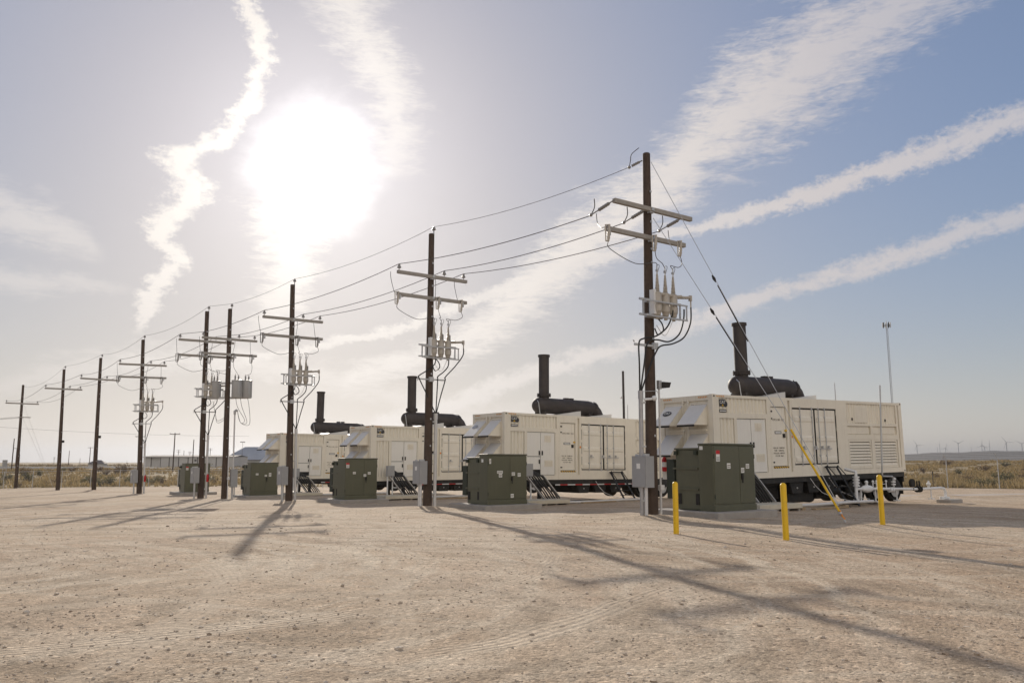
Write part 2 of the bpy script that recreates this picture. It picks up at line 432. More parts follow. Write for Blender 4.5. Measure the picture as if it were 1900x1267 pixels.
        lug = math_('SINE', math_('ADD', math_('MULTIPLY', an, rad*2*math.pi/.13), math_('MULTIPLY', d2, 24)))
        groove = math_('SINE', math_('MULTIPLY', d, 2*math.pi/.075))
        bnd = band.outputs[0]
        lg = math_('MULTIPLY', bnd, math_('ADD', math_('MULTIPLY', lug, .5), groove))
        tracks = bnd if tracks is None else math_('MAXIMUM', tracks, bnd)
        lugs = lg if lugs is None else math_('ADD', lugs, lg)
    fade = ramp(noise(.4, 4), [(.36, g3(0)), (.54, g3(1))])
    tr = math_('MULTIPLY', tracks, fade)
    col = mixc(math_('MULTIPLY', tr, .38), col, (.56, .47, .375))
    col = mixc(1.0, col, (1.02, 1.0, .945), 'MULTIPLY')
    # desert beyond the fences
    at = N.new('ShaderNodeAttribute'); at.attribute_name = 'desert'
    dcol = ramp(noise(.045, 8, .7, ((1, 3.0, 1), 0)), [(.30, (.13, .105, .055)), (.45, (.24, .185, .10)), (.55, (.34, .255, .15)), (.64, (.44, .34, .22)), (.75, (.22, .18, .085))])
    dn = ramp(noise(.8, 6, .8), [(.3, g3(.65)), (.7, g3(1.3))])
    dcol = mixc(1.0, dcol, dn, 'MULTIPLY')
    edge = math_('ADD', at.outputs['Fac'], math_('MULTIPLY', math_('SUBTRACT', noise(.9, 5), .5), .5))
    em = N.new('ShaderNodeMapRange'); em.interpolation_type = 'SMOOTHSTEP'; L.new(edge, em.inputs['Value'])
    em.inputs['From Min'].default_value = .35; em.inputs['From Max'].default_value = .7
    col = mixc(em.outputs[0], col, dcol)
    L.new(col, b.inputs['Base Color'])
    h = math_('ADD', math_('MULTIPLY', math_('SUBTRACT', 1.0, v1.outputs['Distance']), .5), math_('MULTIPLY', math_('SUBTRACT', 1.0, v2.outputs['Distance']), .25))
    h = math_('ADD', h, math_('MULTIPLY', noise(9, 9, .75), .9))
    h = math_('ADD', h, math_('MULTIPLY', noise(1.6, 4, .6), 1.1))
    h = math_('ADD', h, math_('MULTIPLY', math_('MULTIPLY', lugs, fade), .24))
    bp = N.new('ShaderNodeBump'); bp.inputs['Strength'].default_value = .55; bp.inputs['Distance'].default_value = .035
    L.new(h, bp.inputs['Height']); L.new(bp.outputs['Normal'], b.inputs['Normal'])
    return m
gm = ground_mat()
ground = struct(link('ground', build_ground(), gm))

def stones():
    base = np.array([(0, 0, 1), (.89, 0, .45), (.28, .85, .45), (-.72, .53, .45), (-.72, -.53, .45), (.28, -.85, .45),
                     (.72, .53, -.45), (-.28, .85, -.45), (-.89, 0, -.45), (-.28, -.85, -.45), (.72, -.53, -.45), (0, 0, -1)])
    fc = np.array([(0,1,2),(0,2,3),(0,3,4),(0,4,5),(0,5,1),(1,6,2),(2,7,3),(3,8,4),(4,9,5),(5,10,1),(6,7,2),(7,8,3),(8,9,4),(9,10,5),(10,6,1),(11,7,6),(11,8,7),(11,9,8),(11,10,9),(11,6,10)])
    n = 11500
    u = rng.random(n); r = 3.6*(30/3.6)**(u**1.15); a = np.radians(rng.uniform(-41, 41, n))
    X = r*np.sin(a); Y = r*np.cos(a)
    # stones gather in loose drifts
    keep = (np.sin(X*.9+1.1)*np.sin(Y*.7+.4) + .6*np.sin(X*2.3-Y*1.1) + rng.normal(0, .7, n)) > -.35
    X, Y, r = X[keep], Y[keep], r[keep]; n = len(X)
    s = .0040*np.exp(rng.normal(0, .58, n)) + .003
    s = np.clip(s, .004, .034)*(1+np.clip((r-6)/30, 0, .5))
    Zg = G(X, Y)
    V = base[None]*rng.uniform(.65, 1.25, (n, 12, 1))*np.stack([rng.uniform(.8, 1.5, n), rng.uniform(.8, 1.4, n), rng.uniform(.5, .9, n)], -1)[:, None]
    t = rng.uniform(0, 6.28, n); c, si = np.cos(t)[:, None], np.sin(t)[:, None]
    V = np.stack([V[..., 0]*c - V[..., 1]*si, V[..., 0]*si + V[..., 1]*c, V[..., 2]], -1)*s[:, None, None]
    V += np.stack([X, Y, Zg + s*.25], -1)[:, None]
    F = (fc[None] + (np.arange(n)*12)[:, None, None]).reshape(-1, 3)
    me = bpy.data.meshes.new('gravel_stones'); me.from_pydata(V.reshape(-1, 3).tolist(), [], F.tolist()); me.update()
    m = leaf_mat('loose_stone', (.33, .25, .18), (.45, .36, .27), (.58, .50, .41))
    N, L = nt(m); L.new(N['Principled BSDF'].outputs[0], N['Material Output'].inputs['Surface'])
    o = link('gravel_stones', me, m); struct(o, 'stuff')
    tag(o, 'small loose stones scattered over the pale gravel yard', 'gravel')
stones()

# strips beyond the yard
def strip(name, pts, w, m, lift=.03, n=40):
    pts = [Vector(p).to_2d() for p in pts]; vs = []; fs = []
    path = []
    for a, b_ in zip(pts[:-1], pts[1:]):
        for i in range(n): path.append(a.lerp(b_, i/n))
    path.append(pts[-1])
    for i, p in enumerate(path):
        d = (path[min(i+1, len(path)-1)] - path[max(i-1, 0)]).normalized(); nrm = Vector((-d.y, d.x))
        for k in (-1, -.33, .33, 1):
            q = p + nrm*k*w/2; vs.append((q.x, q.y, gz(q.x, q.y) + lift*(1 if abs(k) < .5 else -.6)))
    for i in range(len(path)-1):
        for k in range(3): fs.append((i*4+k, i*4+k+1, (i+1)*4+k+1, (i+1)*4+k))
    mb = MB(); mb.add(vs, fs); return struct(mb.build(name, m, smooth=True))
strip('dirt_road', [(10, 47.5), (26, 46.0), (70, 45)], 3.4, M['lane'], .05)
strip('highway', [(-400, 330), (-80, 310), (60, 300)], 12, M['asphalt'], .8, 60)

def hill():
    n = 120; vs = []; fs = []
    az = np.linspace(14, 60, n)
    for i, a in enumerate(az):
        t = min(1, max(0, (a-22)/10))
        top = 30 + 20*t*t*(3-2*t) + 1.5*math.sin(a*2.1) + .8*math.sin(a*5.3+1) + 4*max(0, (a-32)/10)
        if a < 20: top *= (a-14)/6
        for (r, h) in ((3300, -8), (3700, top*.35), (4000, top*.86), (4250, top), (6000, top+4), (7000, -10)):
            vs.append((r*math.sin(R(a)), r*math.cos(R(a)), h + Z0))
    for i in range(n-1):
        for k in range(5): fs.append((i*6+k, (i+1)*6+k, (i+1)*6+k+1, i*6+k+1))
    mb = MB(); mb.add(vs, fs)
    m = mat('far_scrub_slope', (.15, .135, .12), .95, 0, .35, .004)
    struct(mb.build('hill', m, smooth=True))
hill()

# ------------------------------------------------------------------ desert vegetation
def blades_mesh(name, centers, nb, hh, ww, spread):
    n = len(centers)
    N = n*nb
    c = np.repeat(centers, nb, 0); h = np.repeat(hh, nb)*rng.uniform(.5, 1.15, N); w = np.repeat(ww, nb)*rng.uniform(.6, 1.4, N)
    sp = np.repeat(spread, nb)
    a = rng.uniform(0, 6.28, N); rad = rng.random(N)**.5*sp
    bx_ = c[:, 0] + rad*np.cos(a); by_ = c[:, 1] + rad*np.sin(a); bz_ = G(bx_, by_)
    f = rng.uniform(0, 6.28, N); lx = np.cos(f)*w; ly = np.sin(f)*w
    tipx = bx_ + np.cos(a)*h*rng.uniform(.1, .7, N); tipy = by_ + np.sin(a)*h*rng.uniform(.1, .7, N)
    V = np.empty((N, 3, 3))
    V[:, 0] = np.stack([bx_-lx, by_-ly, bz_-.02], -1); V[:, 1] = np.stack([bx_+lx, by_+ly, bz_-.02], -1); V[:, 2] = np.stack([tipx, tipy, bz_+h], -1)
    me = bpy.data.meshes.new(name); me.from_pydata(V.reshape(-1, 3).tolist(), [], np.arange(N*3).reshape(-1, 3).tolist()); me.update()
    return me
def grass():
    # left field behind the rear fence, right field behind the side fence
    pts = []
    n = 5200
    r = 86*(420/86)**(rng.random(n)**1.3); a = np.radians(rng.uniform(-37, 2, n)); pts.append(np.stack([r*np.sin(a), r*np.cos(a)], -1))
    n = 9500
    r = 60*(620/60)**(rng.random(n)**1.25); a = np.radians(rng.uniform(22, 46, n)); pts.append(np.stack([r*np.sin(a), r*np.cos(a)], -1))
    p = np.concatenate(pts); X, Y = p[:, 0], p[:, 1]
    clump = np.sin(X*.13+.5)*np.sin(Y*.09) + .7*np.sin(X*.31-Y*.21) + rng.normal(0, .6, len(X))
    k = (desert_mask(X, Y) > .9) & (clump > -.35); p = p[k]; rr_ = np.hypot(p[:, 0], p[:, 1])
    n = len(p); hgt = rng.uniform(.25, .65, n)*(1+.0010*rr_); wid = .02+.0006*rr_; spd = rng.uniform(.25, .8, n)*(1+.0022*rr_)
    o = link('desert_grass', blades_mesh('desert_grass', p, 14, hgt, wid, spd), M['grass'])
    struct(o, 'stuff'); tag(o, 'dry yellowish grass tufts covering the desert beyond the fences', 'grass')
grass()

def far_scrub():
    n = 2600
    r = 190*(900/190)**rng.random(n); a = np.radians(rng.uniform(-37, -3, n)); X = r*np.sin(a); Y = r*np.cos(a)
    k = (np.sin(X*.05)*np.sin(Y*.021+1) + rng.normal(0, .6, n)) > .25; p = np.stack([X, Y], -1)[k]; r = r[k]; n = len(p)
    me = blades_mesh('distant_scrub', p, 26, rng.uniform(.25, .95, n)*(1+r/900), .08+r*.0004, rng.uniform(.6, 2.2, n)*(1+r/700))
    o = struct(link('distant_scrub', me, M['scrub']), 'stuff'); tag(o, 'low distant scrub along the left horizon beyond the rear fence', 'scrub')
far_scrub()

def shrub_parts(seed, n=420, stems=9):
    rs = np.random.default_rng(seed)
    mb = MB(); tips = []
    for i in range(stems):
        a = rs.uniform(0, 6.28); l = rs.uniform(.55, 1.0); tilt = rs.uniform(.15, .9)
        tip = Vector((math.cos(a)*tilt*l*.8, math.sin(a)*tilt*l*.8, l*.9)); tips.append(tip)
        mb.tube([(0, 0, -.05), tip*.5 + Vector((rs.uniform(-.05, .05), rs.uniform(-.05, .05), 0)), tip], [.03, .02, .008], 5)
    stem = mb.mesh('stem')
    V = []; F = []
    for i in range(n):
        t = tips[rs.integers(len(tips))]; f = rs.uniform(.35, 1.1)
        c = np.array(t*f) + rs.normal(0, .13, 3); c[2] = max(c[2], .04)
        q = rs.normal(0, 1, 3); q /= np.linalg.norm(q); w = np.cross(q, rs.normal(0, 1, 3)); w /= np.linalg.norm(w)
        s = rs.uniform(.03, .075); b = len(V)
        V += [c-q*s, c+w*s*.55, c+q*s, c-w*s*.55]; F.append((b, b+1, b+2, b+3))
    me = bpy.data.meshes.new('foliage'); me.from_pydata([tuple(x) for x in V], [], F); me.update()
    return stem, me
SH = [shrub_parts(s) for s in (1, 2, 3)]
for st_, fo in SH:
    st_.materials.append(M['bark'])
SHB = [s[1].copy() for s in SH]
for fo in [s[1] for s in SH]: fo.materials.append(M['leaf'])
for fo in SHB: fo.materials.append(M['leaf_brown'])
def shrub(x, y, s, brown, label, group, k=0):
    t = thing('desert_shrub', label, 'shrub', (x, y, gz(x, y)), random.uniform(0, 6.28), group)
    t.scale = (s*1.35, s*1.35, s)
    link('foliage', SHB[k % 3] if brown else SH[k % 3][1], None, t); link('stem', SH[k % 3][0], None, t)
def azp(px, Y): return (px-950)/1478.*Y*1.01       # lateral metres of a bearing at a range
LG = 'low shrubs beyond the rear fence'; RG = 'low shrubs beyond the side fence'
for i, (px, Y, s, br) in enumerate([(5, 92, .8, 1), (22, 97, .9, 0), (36, 118, 1.2, 0), (75, 112, 1.5, 0), (58, 90, .6, 1), (66, 150, 1.6, 1), (95, 150, 1.3, 0), (112, 96, .6, 1), (128, 101, .9, 1),
        (134, 190, 1.4, 0), (152, 200, 1.5, 1), (150, 94, .5, 1), (172, 105, .8, 0), (190, 95, 1.3, 0), (205, 90, .9, 0), (222, 91, 1.1, 0), (214, 160, 1.5, 1), (246, 175, 2.2, 1), (232, 170, 1.4, 1), (258, 98, 1.0, 0), (268, 93, 1.2, 0),
        (283, 97, 1.2, 0), (296, 92, .9, 0), (308, 105, 1.1, 0), (318, 94, .8, 1), (402, 110, 1.0, 0), (410, 96, .7, 1), (398, 260, 2.4, 0), (448, 150, 1.3, 0), (200, 210, 1.7, 1)]):
    shrub(azp(px, Y), Y, s, br, ('brown dried desert shrub growing beyond the rear fence' if br else 'olive green desert shrub growing beyond the rear fence'), LG, i)
for i, (px, Y, s, br) in enumerate([(1800, 66, .75, 0), (1818, 68, .8, 0), (1785, 70, .7, 0), (1835, 64, .6, 0), (1700, 90, .8, 0), (1845, 92, 1.3, 0), (1830, 100, 1.1, 0), (1775, 96, .9, 1), (1738, 260, 2.6, 1), (1720, 110, .8, 1), (1868, 80, .6, 1),
        (1880, 112, 1.3, 1), (1855, 66, .5, 0), (1890, 76, .8, 0), (1885, 160, 1.5, 1), (1760, 140, 1.2, 0), (1808, 170, 1.5, 1), (1846, 230, 2.0, 0), (1697, 150, 1.2, 1)]):
    shrub(azp(px, Y), Y, s, br, ('brown dried desert shrub growing beyond the right fence' if br else 'olive green desert shrub growing beyond the right fence'), RG, i)

# ------------------------------------------------------------------ generator containers
B = .92                                                # container floor above its root
CP = {1: (6.871, 27.203, -.612, R(35.78), R(.98)), 2: (-.335, 34.561, -.761, R(37.04), R(-.37)),
      3: (-7.405, 42.149, -.991, R(38.56), R(.13)), 4: (-14.741, 51.112, -1.067, R(38.55), R(-.21))}
def cmat(k):
    x, y, z, yaw, pit = CP[k]
    r = Euler((0, -pit, yaw)).to_matrix().to_4x4()
    return Matrix.Translation((x, y, z+Z0)) @ r
CM = {k: cmat(k) for k in CP}
def CL(k, l, y, h): return CM[k] @ Vector((l, y, h))
def cmb(): return MB((0, 0, B))
L_, W_, H_ = 12.19, 2.44, 2.90

def make_container(label):
    x, y, z, yaw, pit = CP[1]
    t = thing('generator_container', label, 'generator', tuple(CL(1, 0, 0, -B)), 0, 'generator containers on trailers')
    t.rotation_euler = (0, -pit, yaw)
    # body: core plus proud rails, posts and flat wall fields
    m = cmb()
    m.bx(.06, 12.13, .08, 2.38, .03, 2.87)
    sl = [(0, 12.19, 0, .2), (0, 12.19, 2.8, 2.9), (0, .33, .2, 2.8), (.33, 2.95, 2.1, 2.28), (1.1, 1.24, .2, 2.1), (2.86, 3.16, .2, 2.1), (2.95, 3.16, 2.1, 2.8),
          (3.16, 4.08, 2.56, 2.8), (3.16, 4.08, .2, .40), (4.08, 4.2, .2, 2.8), (4.32, 4.45, .2, 2.8), (4.45, 7.3, 2.55, 2.8), (4.45, 7.3, .2, .42), (7.3, 8.03, .2, 2.8),
          (8.03, 11.72, 1.9, 2.0), (8.03, 11.72, 1.36, 1.55), (9.7, 9.88, 1.55, 1.9), (9.7, 9.88, .2, 1.36), (11.72, 11.86, .2, 2.8), (11.95, 12.19, .2, 2.8)]
    for x0, x1, z0, z1 in sl: m.bx(x0, x1, 0, .1, z0, z1)
    for x0, x1, z0, z1 in [(0, 12.19, 0, .2), (0, 12.19, 2.8, 2.9), (0, .2, .2, 2.8), (11.99, 12.19, .2, 2.8)]: m.bx(x0, x1, 2.34, 2.44, z0, z1)
    # end frame at the hood end
    for y0, y1, z0, z1 in [(.1, 2.34, 2.72, 2.9), (.1, 2.34, 0, .16), (.1, .19, .16, 2.72), (2.25, 2.34, .16, 2.72)]: m.bx(0, .1, y0, y1, z0, z1)
    for y0, y1, z0, z1 in [(.1, 2.34, 2.72, 2.9), (.1, 2.34, 0, .16), (.1, .19, .16, 2.72), (2.25, 2.34, .16, 2.72)]: m.bx(12.09, 12.19, y0, y1, z0, z1)
    for i in range(22):                                # roof swages
        a = .5+i*.52
        if 2.2 < a < 7.3: continue
        m.bx(a, a+.22, .3, 2.14, 2.86, 2.885)
    m.build('body', M['cream'], t)
    for cx in (0, 12.19):
        for cy in (0, 2.44):
            for cz in (0, 2.9):
                q = cmb(); x0 = -.006 if cx == 0 else 12.016; y0 = -.006 if cy == 0 else 2.285; z0 = -.006 if cz == 0 else 2.79
                q.bx(x0, x0+.18, y0, y0+.163, z0, z0+.13)
                c = q.build('corner_casting', M['cream'], t, bevel=.012)
                h = cmb()
                yy = y0-.002 if cy == 0 else y0+.163
                h.prism([(x0+.09+.04*math.cos(a)*1.2, z0+.062+.028*math.sin(a)) for a in np.linspace(0, 6.28, 12, endpoint=False)], yy, yy+.002)
                h.build('casting_hole', M['gasket'], c)
    # corrugated fields
    for x0, x1, z0, z1 in [(.34, 2.94, 2.285, 2.795), (.34, 1.095, .205, 2.095), (8.04, 11.71, 2.005, 2.795)]:
        m = cmb(); m.ribs(x0, x1, z0, z1, .072, .03, .2); m.build('corrugated_panel', M['cream'], t)
    m = cmb(); n = 40
    m.ribs(.2, 11.99, .2, 2.8, 2.388, 2.425, .28); m.build('corrugated_panel', M['cream'], t)
    m = cmb(); vs = []
    m.bx(12.135, 12.15, .2, 2.24, .17, 2.71); m.build('rear_panel', M['cream'], t)
    # electrical cabinet doors
    def door(name, x0, x1, z0, z1, ma, y0=.028):
        d = cmb(); d.bx(x0+.008, x1-.008, y0, .095, z0+.008, z1-.008)
        return d.build(name, ma, t, bevel=.006)
    sb = cmb(); sb.bx(1.242, 2.858, .074, .082, .202, 2.098); sb.build('door_gasket', M['gasket'], t)
    d = door('cabinet_door', 1.25, 2.02, 1.02, 2.09, M['cab_door']); h = cmb(); h.bx(1.92, 1.965, -.012, .03, 1.08, 1.27); h.build('handle', M['black'], d)
    d = door('cabinet_door', 1.25, 2.02, .44, 1.01, M['cab_door']); h = cmb(); h.bx(1.92, 1.965, -.012, .03, .70, .89); h.build('handle', M['black'], d)
    d = door('cabinet_door', 2.03, 2.85, .21, 2.09, M['cab_door']); h = cmb(); h.bx(2.09, 2.135, -.012, .03, 1.08, 1.27); h.build('handle', M['black'], d)
    for gx, ga, gb in ((2.62, 1.66, 1.95), (2.72, .58, .86)):
        s = cmb(); s.bx(2.25, gx, .020, .03, ga, gb)
        for i in range(9): s.bx(2.27, gx-.02, .012, .022, ga+.03+i*(gb-ga-.05)/9, ga+.042+i*(gb-ga-.05)/9)
        s.build('filter_grille', M['cream'], d)
    e = cmb(); e.bx(1.26, 2.0, .05, .09, .0, .43); e.build('cable_entry', M['black'], t)
    bl = cmb()
    for i in range(13):
        zc = .28+i*.145; bl.ball((2.93, -.002, zc), .014, 6, 4); bl.ball((3.08, -.002, zc), .014, 6, 4); bl.ball((1.17, -.002, zc), .014, 6, 4)
    for i in range(12): bl.ball((1.2+i*.145, -.002, 2.15), .014, 6, 4)
    bl.build('panel_bolts', M['cream'], t)
    # service door
    sb = cmb(); sb.bx(3.162, 4.078, .074, .082, .402, 2.558); sb.build('door_gasket', M['gasket'], t)
    d = door('service_door', 3.17, 4.07, .41, 2.55, M['cream2'], .05)
    h = cmb(); h.bx(3.86, 3.98, .01, .052, 1.44, 1.58); h.ball((3.9, .0, 1.47), .04, 8, 6); h.build('lock', M['gasket'], d)
    h = cmb(); h.bx(3.2, 3.3, .03, .052, 2.36, 2.42); h.bx(3.2, 3.28, .03, .052, 2.1, 2.15); h.bx(3.2, 3.3, .03, .052, .52, .57); h.build('hinge', M['gasket'], d)
    p = cmb(); p.bx(3.40, 3.79, .044, .052, 1.57, 1.67); p.build('nameplate', M['text'], d)
    p = cmb(); p.bx(3.43, 3.76, .041, .046, 1.595, 1.645); p.build('nameplate', M['label'], d)
    text_obj('lettering', 'CPCU 001  5G1', .105, M['fade'], d, FRONT(3.66, .046, 2.08+B))
    for i, s in enumerate(['MAX GR   30480 KG', 'TARE    21000 KG', 'PAYLOAD  9480 KG', 'CU CAP   86.0']):
        text_obj('lettering', s, .075, M['fade'], d, FRONT(3.6, .046, 1.06-i*.095+B))
    h = cmb(); h.bx(3.16, 4.08, -.003, .0, .33, .395); h.build('hazard_strip', M['hazard'], t)
    h = cmb(); h.bx(4.33, 4.42, -.004, .0, 1.42, 1.52); h.build('warning_sticker', M['orange'], t)
    h = cmb(); h.bx(3.98, 4.07, -.0, .048, 1.66, 1.72); h.build('warning_sticker', M['logo_y'], d)
    # cargo doors
    sb = cmb(); sb.bx(4.455, 7.295, .072, .082, .425, 2.545); sb.build('door_gasket', M['gasket'], t)
    for j, (x0, x1) in enumerate(((4.50, 5.83), (5.92, 7.25))):
        d = cmb(); d.bx(x0, x1, .03, .095, .47, 2.49)
        d_ = d.build('cargo_door', M['cream2'], t, bevel=.008)
        for zc in (.62, 1.38, 2.12):
            pr = cmb(); pr.add([(x0+.08, .032, zc-.12), (x1-.08, .032, zc-.12), (x1-.08, .008, zc-.06), (x0+.08, .008, zc-.06), (x1-.08, .008, zc+.06), (x0+.08, .008, zc+.06), (x1-.08, .032, zc+.12), (x0+.08, .032, zc+.12)],
                               [(0, 1, 2, 3), (3, 2, 4, 5), (5, 4, 6, 7)])
            pr.build('door_swage', M['cream2'], d_)
        fr = cmb()
        for a, b2, c1, c2 in ((x0-.05, x0-.01, .43, 2.54), (x1+.01, x1+.05, .43, 2.54)):
            fr.bx(a, b2, .02, .074, c1, c2)
        for a, b2, c1, c2 in ((x0, x1, .425, .462), (x0, x1, 2.498, 2.545)): fr.bx(a, b2, .02, .074, c1, c2)
        fr.build('door_seal', M['gasket'], d_)
        for xr in ((x0+.42, x1-.16) if j == 0 else (x0+.17, x1-.75)):
            rd = cmb(); rd.cyl((xr, -.015, .40), (xr, -.015, 2.58), .017, n=8)
            for zc in (.42, .75, 1.45, 2.2, 2.54): rd.bx(xr-.035, xr+.035, -.02, .03, zc-.03, zc+.03)
            rd.build('locking_rod', M['galv'], d_)
            hd = cmb(); hd.bx(xr-.03, xr+.30 if j else xr+.26, -.05, -.03, .99, 1.03); hd.bx(xr+.1, xr+.16, -.06, .03, 1.02, 1.12)
            hd.build('rod_handle', M['galv'], d_)
        hg = cmb()
        xh = x1+.06 if j else x0-.06
        for zc in (.6, 1.1, 1.75, 2.35): hg.bx(xh-.035, xh+.035, -.012, .012, zc-.06, zc+.06)
        hg.build('hinge', M['cream'], d_)
    # right hand end: hatch, blank panels, louvres
    h = cmb(); h.bx(8.62, 9.5, .012, .072, 2.04, 2.73); h.build('access_hatch', M['cream'], t, bevel=.008)
    h = cmb(); h.bx(8.40, 8.46, .0, .05, 2.12, 2.22); h.bx(10.85, 10.91, .0, .05, 2.1, 2.2); h.build('latch', M['gasket'], t)
    for x0, x1 in ((8.1, 9.64), (9.94, 11.62)):
        h = cmb(); h.bx(x0, x1, .045, .09, 1.58, 1.87); h.build('blank_panel', M['cream'], t, bevel=.008)
        lv = cmb(); lv.bx(x0-.03, x1+.03, .074, .084, .215, 1.35); bk = lv.build('louvre', M['gasket'], t)
        fr = cmb(); fr.bx(x0-.04, x0+.02, .01, .074, .21, 1.352); fr.bx(x1-.02, x1+.04, .01, .074, .21, 1.352); fr.bx(x0+.02, x1-.02, .01, .074, .21, .32); fr.bx(x0+.02, x1-.02, .01, .074, 1.27, 1.352)
        fr.build('louvre_frame', M['cream'], bk)
        sv = cmb()
        for i in range(8):
            zc = .36+i*.118
            sv.add([(x0+.02, .012, zc-.028), (x1-.02, .012, zc-.028), (x1-.02, .07, zc+.062), (x0+.02, .07, zc+.062),
                    (x0+.02, .012, zc-.040), (x1-.02, .012, zc-.040), (x1-.02, .07, zc+.050), (x0+.02, .07, zc+.050)],
                   [(0, 1, 2, 3), (7, 6, 5, 4), (4, 5, 1, 0)])
        sv.build('louvre_slats', M['cream2'], bk)
    # hood end: two door leaves, each with an upper and a lower intake hood
    for j, (y0, y1) in enumerate(((.2, 1.13), (1.27, 2.24))):
        d = cmb(); d.bx(.03, .09, y0, y1, .18, 2.645); d_ = d.build('end_door', M['cream'], t, bevel=.008)
        for yr in ((1.085,) if j == 0 else (1.33,)):
            rd = cmb(); rd.cyl((-.012, yr, .12), (-.012, yr, 2.78), .018, n=8)
            for zc in (.2, .7, 1.7, 2.68): rd.bx(-.02, .05, yr-.035, yr+.035, zc-.03, zc+.03)
            rd.build('locking_rod', M['cream2'], d_)
        for (zt, zb) in ((2.58, 1.87), (1.58, .85)):
            a, b2 = y0+.06, y1-.10 if j == 0 else y1-.05
            if j: a = y0+.12
            hd = cmb()
            tk = .02
            hd.add([(.03, a, zt), (.03, b2, zt), (-.68, b2, zb+.03), (-.68, a, zb+.03), (.03, a, zt-.03), (.03, b2, zt-.03), (-.67, b2, zb), (-.67, a, zb)],
                   [(3, 2, 1, 0), (4, 5, 6, 7), (0, 1, 5, 4), (2, 3, 7, 6), (1, 2, 6, 5), (3, 0, 4, 7)])
            ho = hd.build('intake_hood', M['hood'], t)
            ck = cmb()
            for yy in (a, b2-.012):
                ck.prism([(.03, zt-.032), (-.655, zb+.0), (.03, zb)], yy+.001, yy+.011)
            ck.build('hood_cheek', M['cream'], ho)
            lp = cmb(); lp.bx(-.69, -.665, a-.002, b2+.002, zb-.055, zb+.005); lp.build('hood_lip_shade', M['gasket'], ho)  # dark strip along the lip stands for shade under the open hood
        sh = cmb(); sh.bx(-.03, .03, y0+.1, y1-.08, 1.66, 1.74); sh.bx(-.01, .03, y0+.08, y1-.06, 1.6, 1.64); sh.build('rain_ledge', M['cream'], d_)
    sb = cmb(); sb.bx(.08, .088, .195, 2.245, .165, 2.715); sb.build('door_gasket', M['gasket'], t)
    text_obj('lettering', 'PTLC 001064 5', .11, M['fade'], t, ENDF(.027, .62, 2.55+B))
    for y0 in (.2, 1.85):
        h = cmb(); h.bx(-.004, 0, y0, y0+.42, 2.80, 2.86); h.build('hazard_strip', M['ohaz_end'], t)
    h = cmb(); h.bx(.2, .62, -.004, 0, 2.825, 2.875); h.build('hazard_strip', M['ohaz'], t)
    # badge: pale square with lettering over a dark disc
    bd = cmb(); bd.prism([(.70+.105*math.cos(a), 2.585+.105*math.sin(a)) for a in np.linspace(0, 6.28, 20, endpoint=False)], .018, .03)
    b_ = bd.build('logo_badge', M['text'], t)
    q = cmb(); q.bx(.37, .70, .008, .018, 2.50, 2.745); q.build('badge_plate', M['text'], b_)
    text_obj('lettering', 'CAT', .15, M['label'], b_, FRONT(.535, .006, 2.645+B))
    q = cmb(); q.prism([(.485, 2.515), (.585, 2.515), (.535, 2.585)], .002, .007); q.build('badge_triangle', M['logo_y'], b_)
    pl = cmb(); pl.bx(.36, .74, .018, .03, 2.30, 2.40); p_ = pl.build('nameplate', M['text'], t)
    q = cmb(); q.bx(.385, .715, .012, .02, 2.335, 2.365); q.build('nameplate_stripe', M['label'], p_)
    # exhaust on the roof
    n = 24; ax = 1.22; zc = 3.40; r = .37
    pr = []
    for i in range(7):
        a = math.pi/2*i/6; pr.append((2.93-.36*math.cos(a), max(.02, r*math.sin(a))))
    pr += [(4.3, r), (5.95, r-.005)]
    for i in range(1, 5):
        a = math.pi/2*i/5; pr.append((5.95+.30*math.sin(a), r-.02-.09*(1-math.cos(a))))
    mf = cmb(); mf.tube([(x_, ax, zc) for x_, _ in pr], [q_ for _, q_ in pr], n); mu = mf.build('muffler', M['stack'], t, smooth=True, ang=60)
    q = cmb(); q.cyl((6.20, ax, 3.45), (6.26, ax, 3.40), .34, n=20); q.cyl((6.27, ax, 3.39), (6.33, ax, 3.35), .34, n=20)
    for i in range(14):
        a = 2*math.pi*i/14; q.ball((6.27+.05*math.sin(a), ax+.345*math.cos(a), 3.40+.33*math.sin(a)), .028, 6, 4)
    q.build('flange', M['stack'], mu, smooth=True)
    q = cmb(); q.tube([(6.33, ax, 3.36), (6.55, ax, 3.20), (6.75, ax, 2.92), (6.78, ax, 2.8)], [.30, .28, .25, .25], 18); q.build('exhaust_elbow', M['stack'], t, smooth=True, ang=60)
    st = cmb(); st.cyl((3.2, ax, 3.6), (3.2, ax, 5.74), .245, n=24); sk = st.build('exhaust_stack', M['stack'], t, smooth=True)
    q = cmb(); q.cyl((3.2, ax, 5.70), (3.2, ax, 5.80), .285, n=24); q.build('stack_rim', M['stack'], sk, smooth=True)
    q = cmb(); q.cyl((3.2, ax, 3.83), (3.2, ax, 3.875), .33, n=24); q.cyl((3.2, ax, 3.90), (3.2, ax, 3.945), .33, n=24)
    for i in range(12):
        a = 2*math.pi*i/12; q.cyl((3.2+.295*math.cos(a), ax+.295*math.sin(a), 3.80), (3.2+.295*math.cos(a), ax+.295*math.sin(a), 3.985), .02, n=6)
    q.build('flange', M['stack'], sk, smooth=True)
    q = cmb()
    for xx in (4.5, 4.62, 4.82, 4.94): q.bx(xx-.04, xx+.04, ax-.1, ax+.1, 3.74, 3.83)
    q.build('lifting_lug', M['stack'], mu)
    q = cmb()
    for xx in (3.0, 4.6, 5.8): q.bx(xx-.06, xx+.06, ax-.35, ax+.35, 2.88, 3.12)
    q.build('muffler_saddle', M['stack'], t)
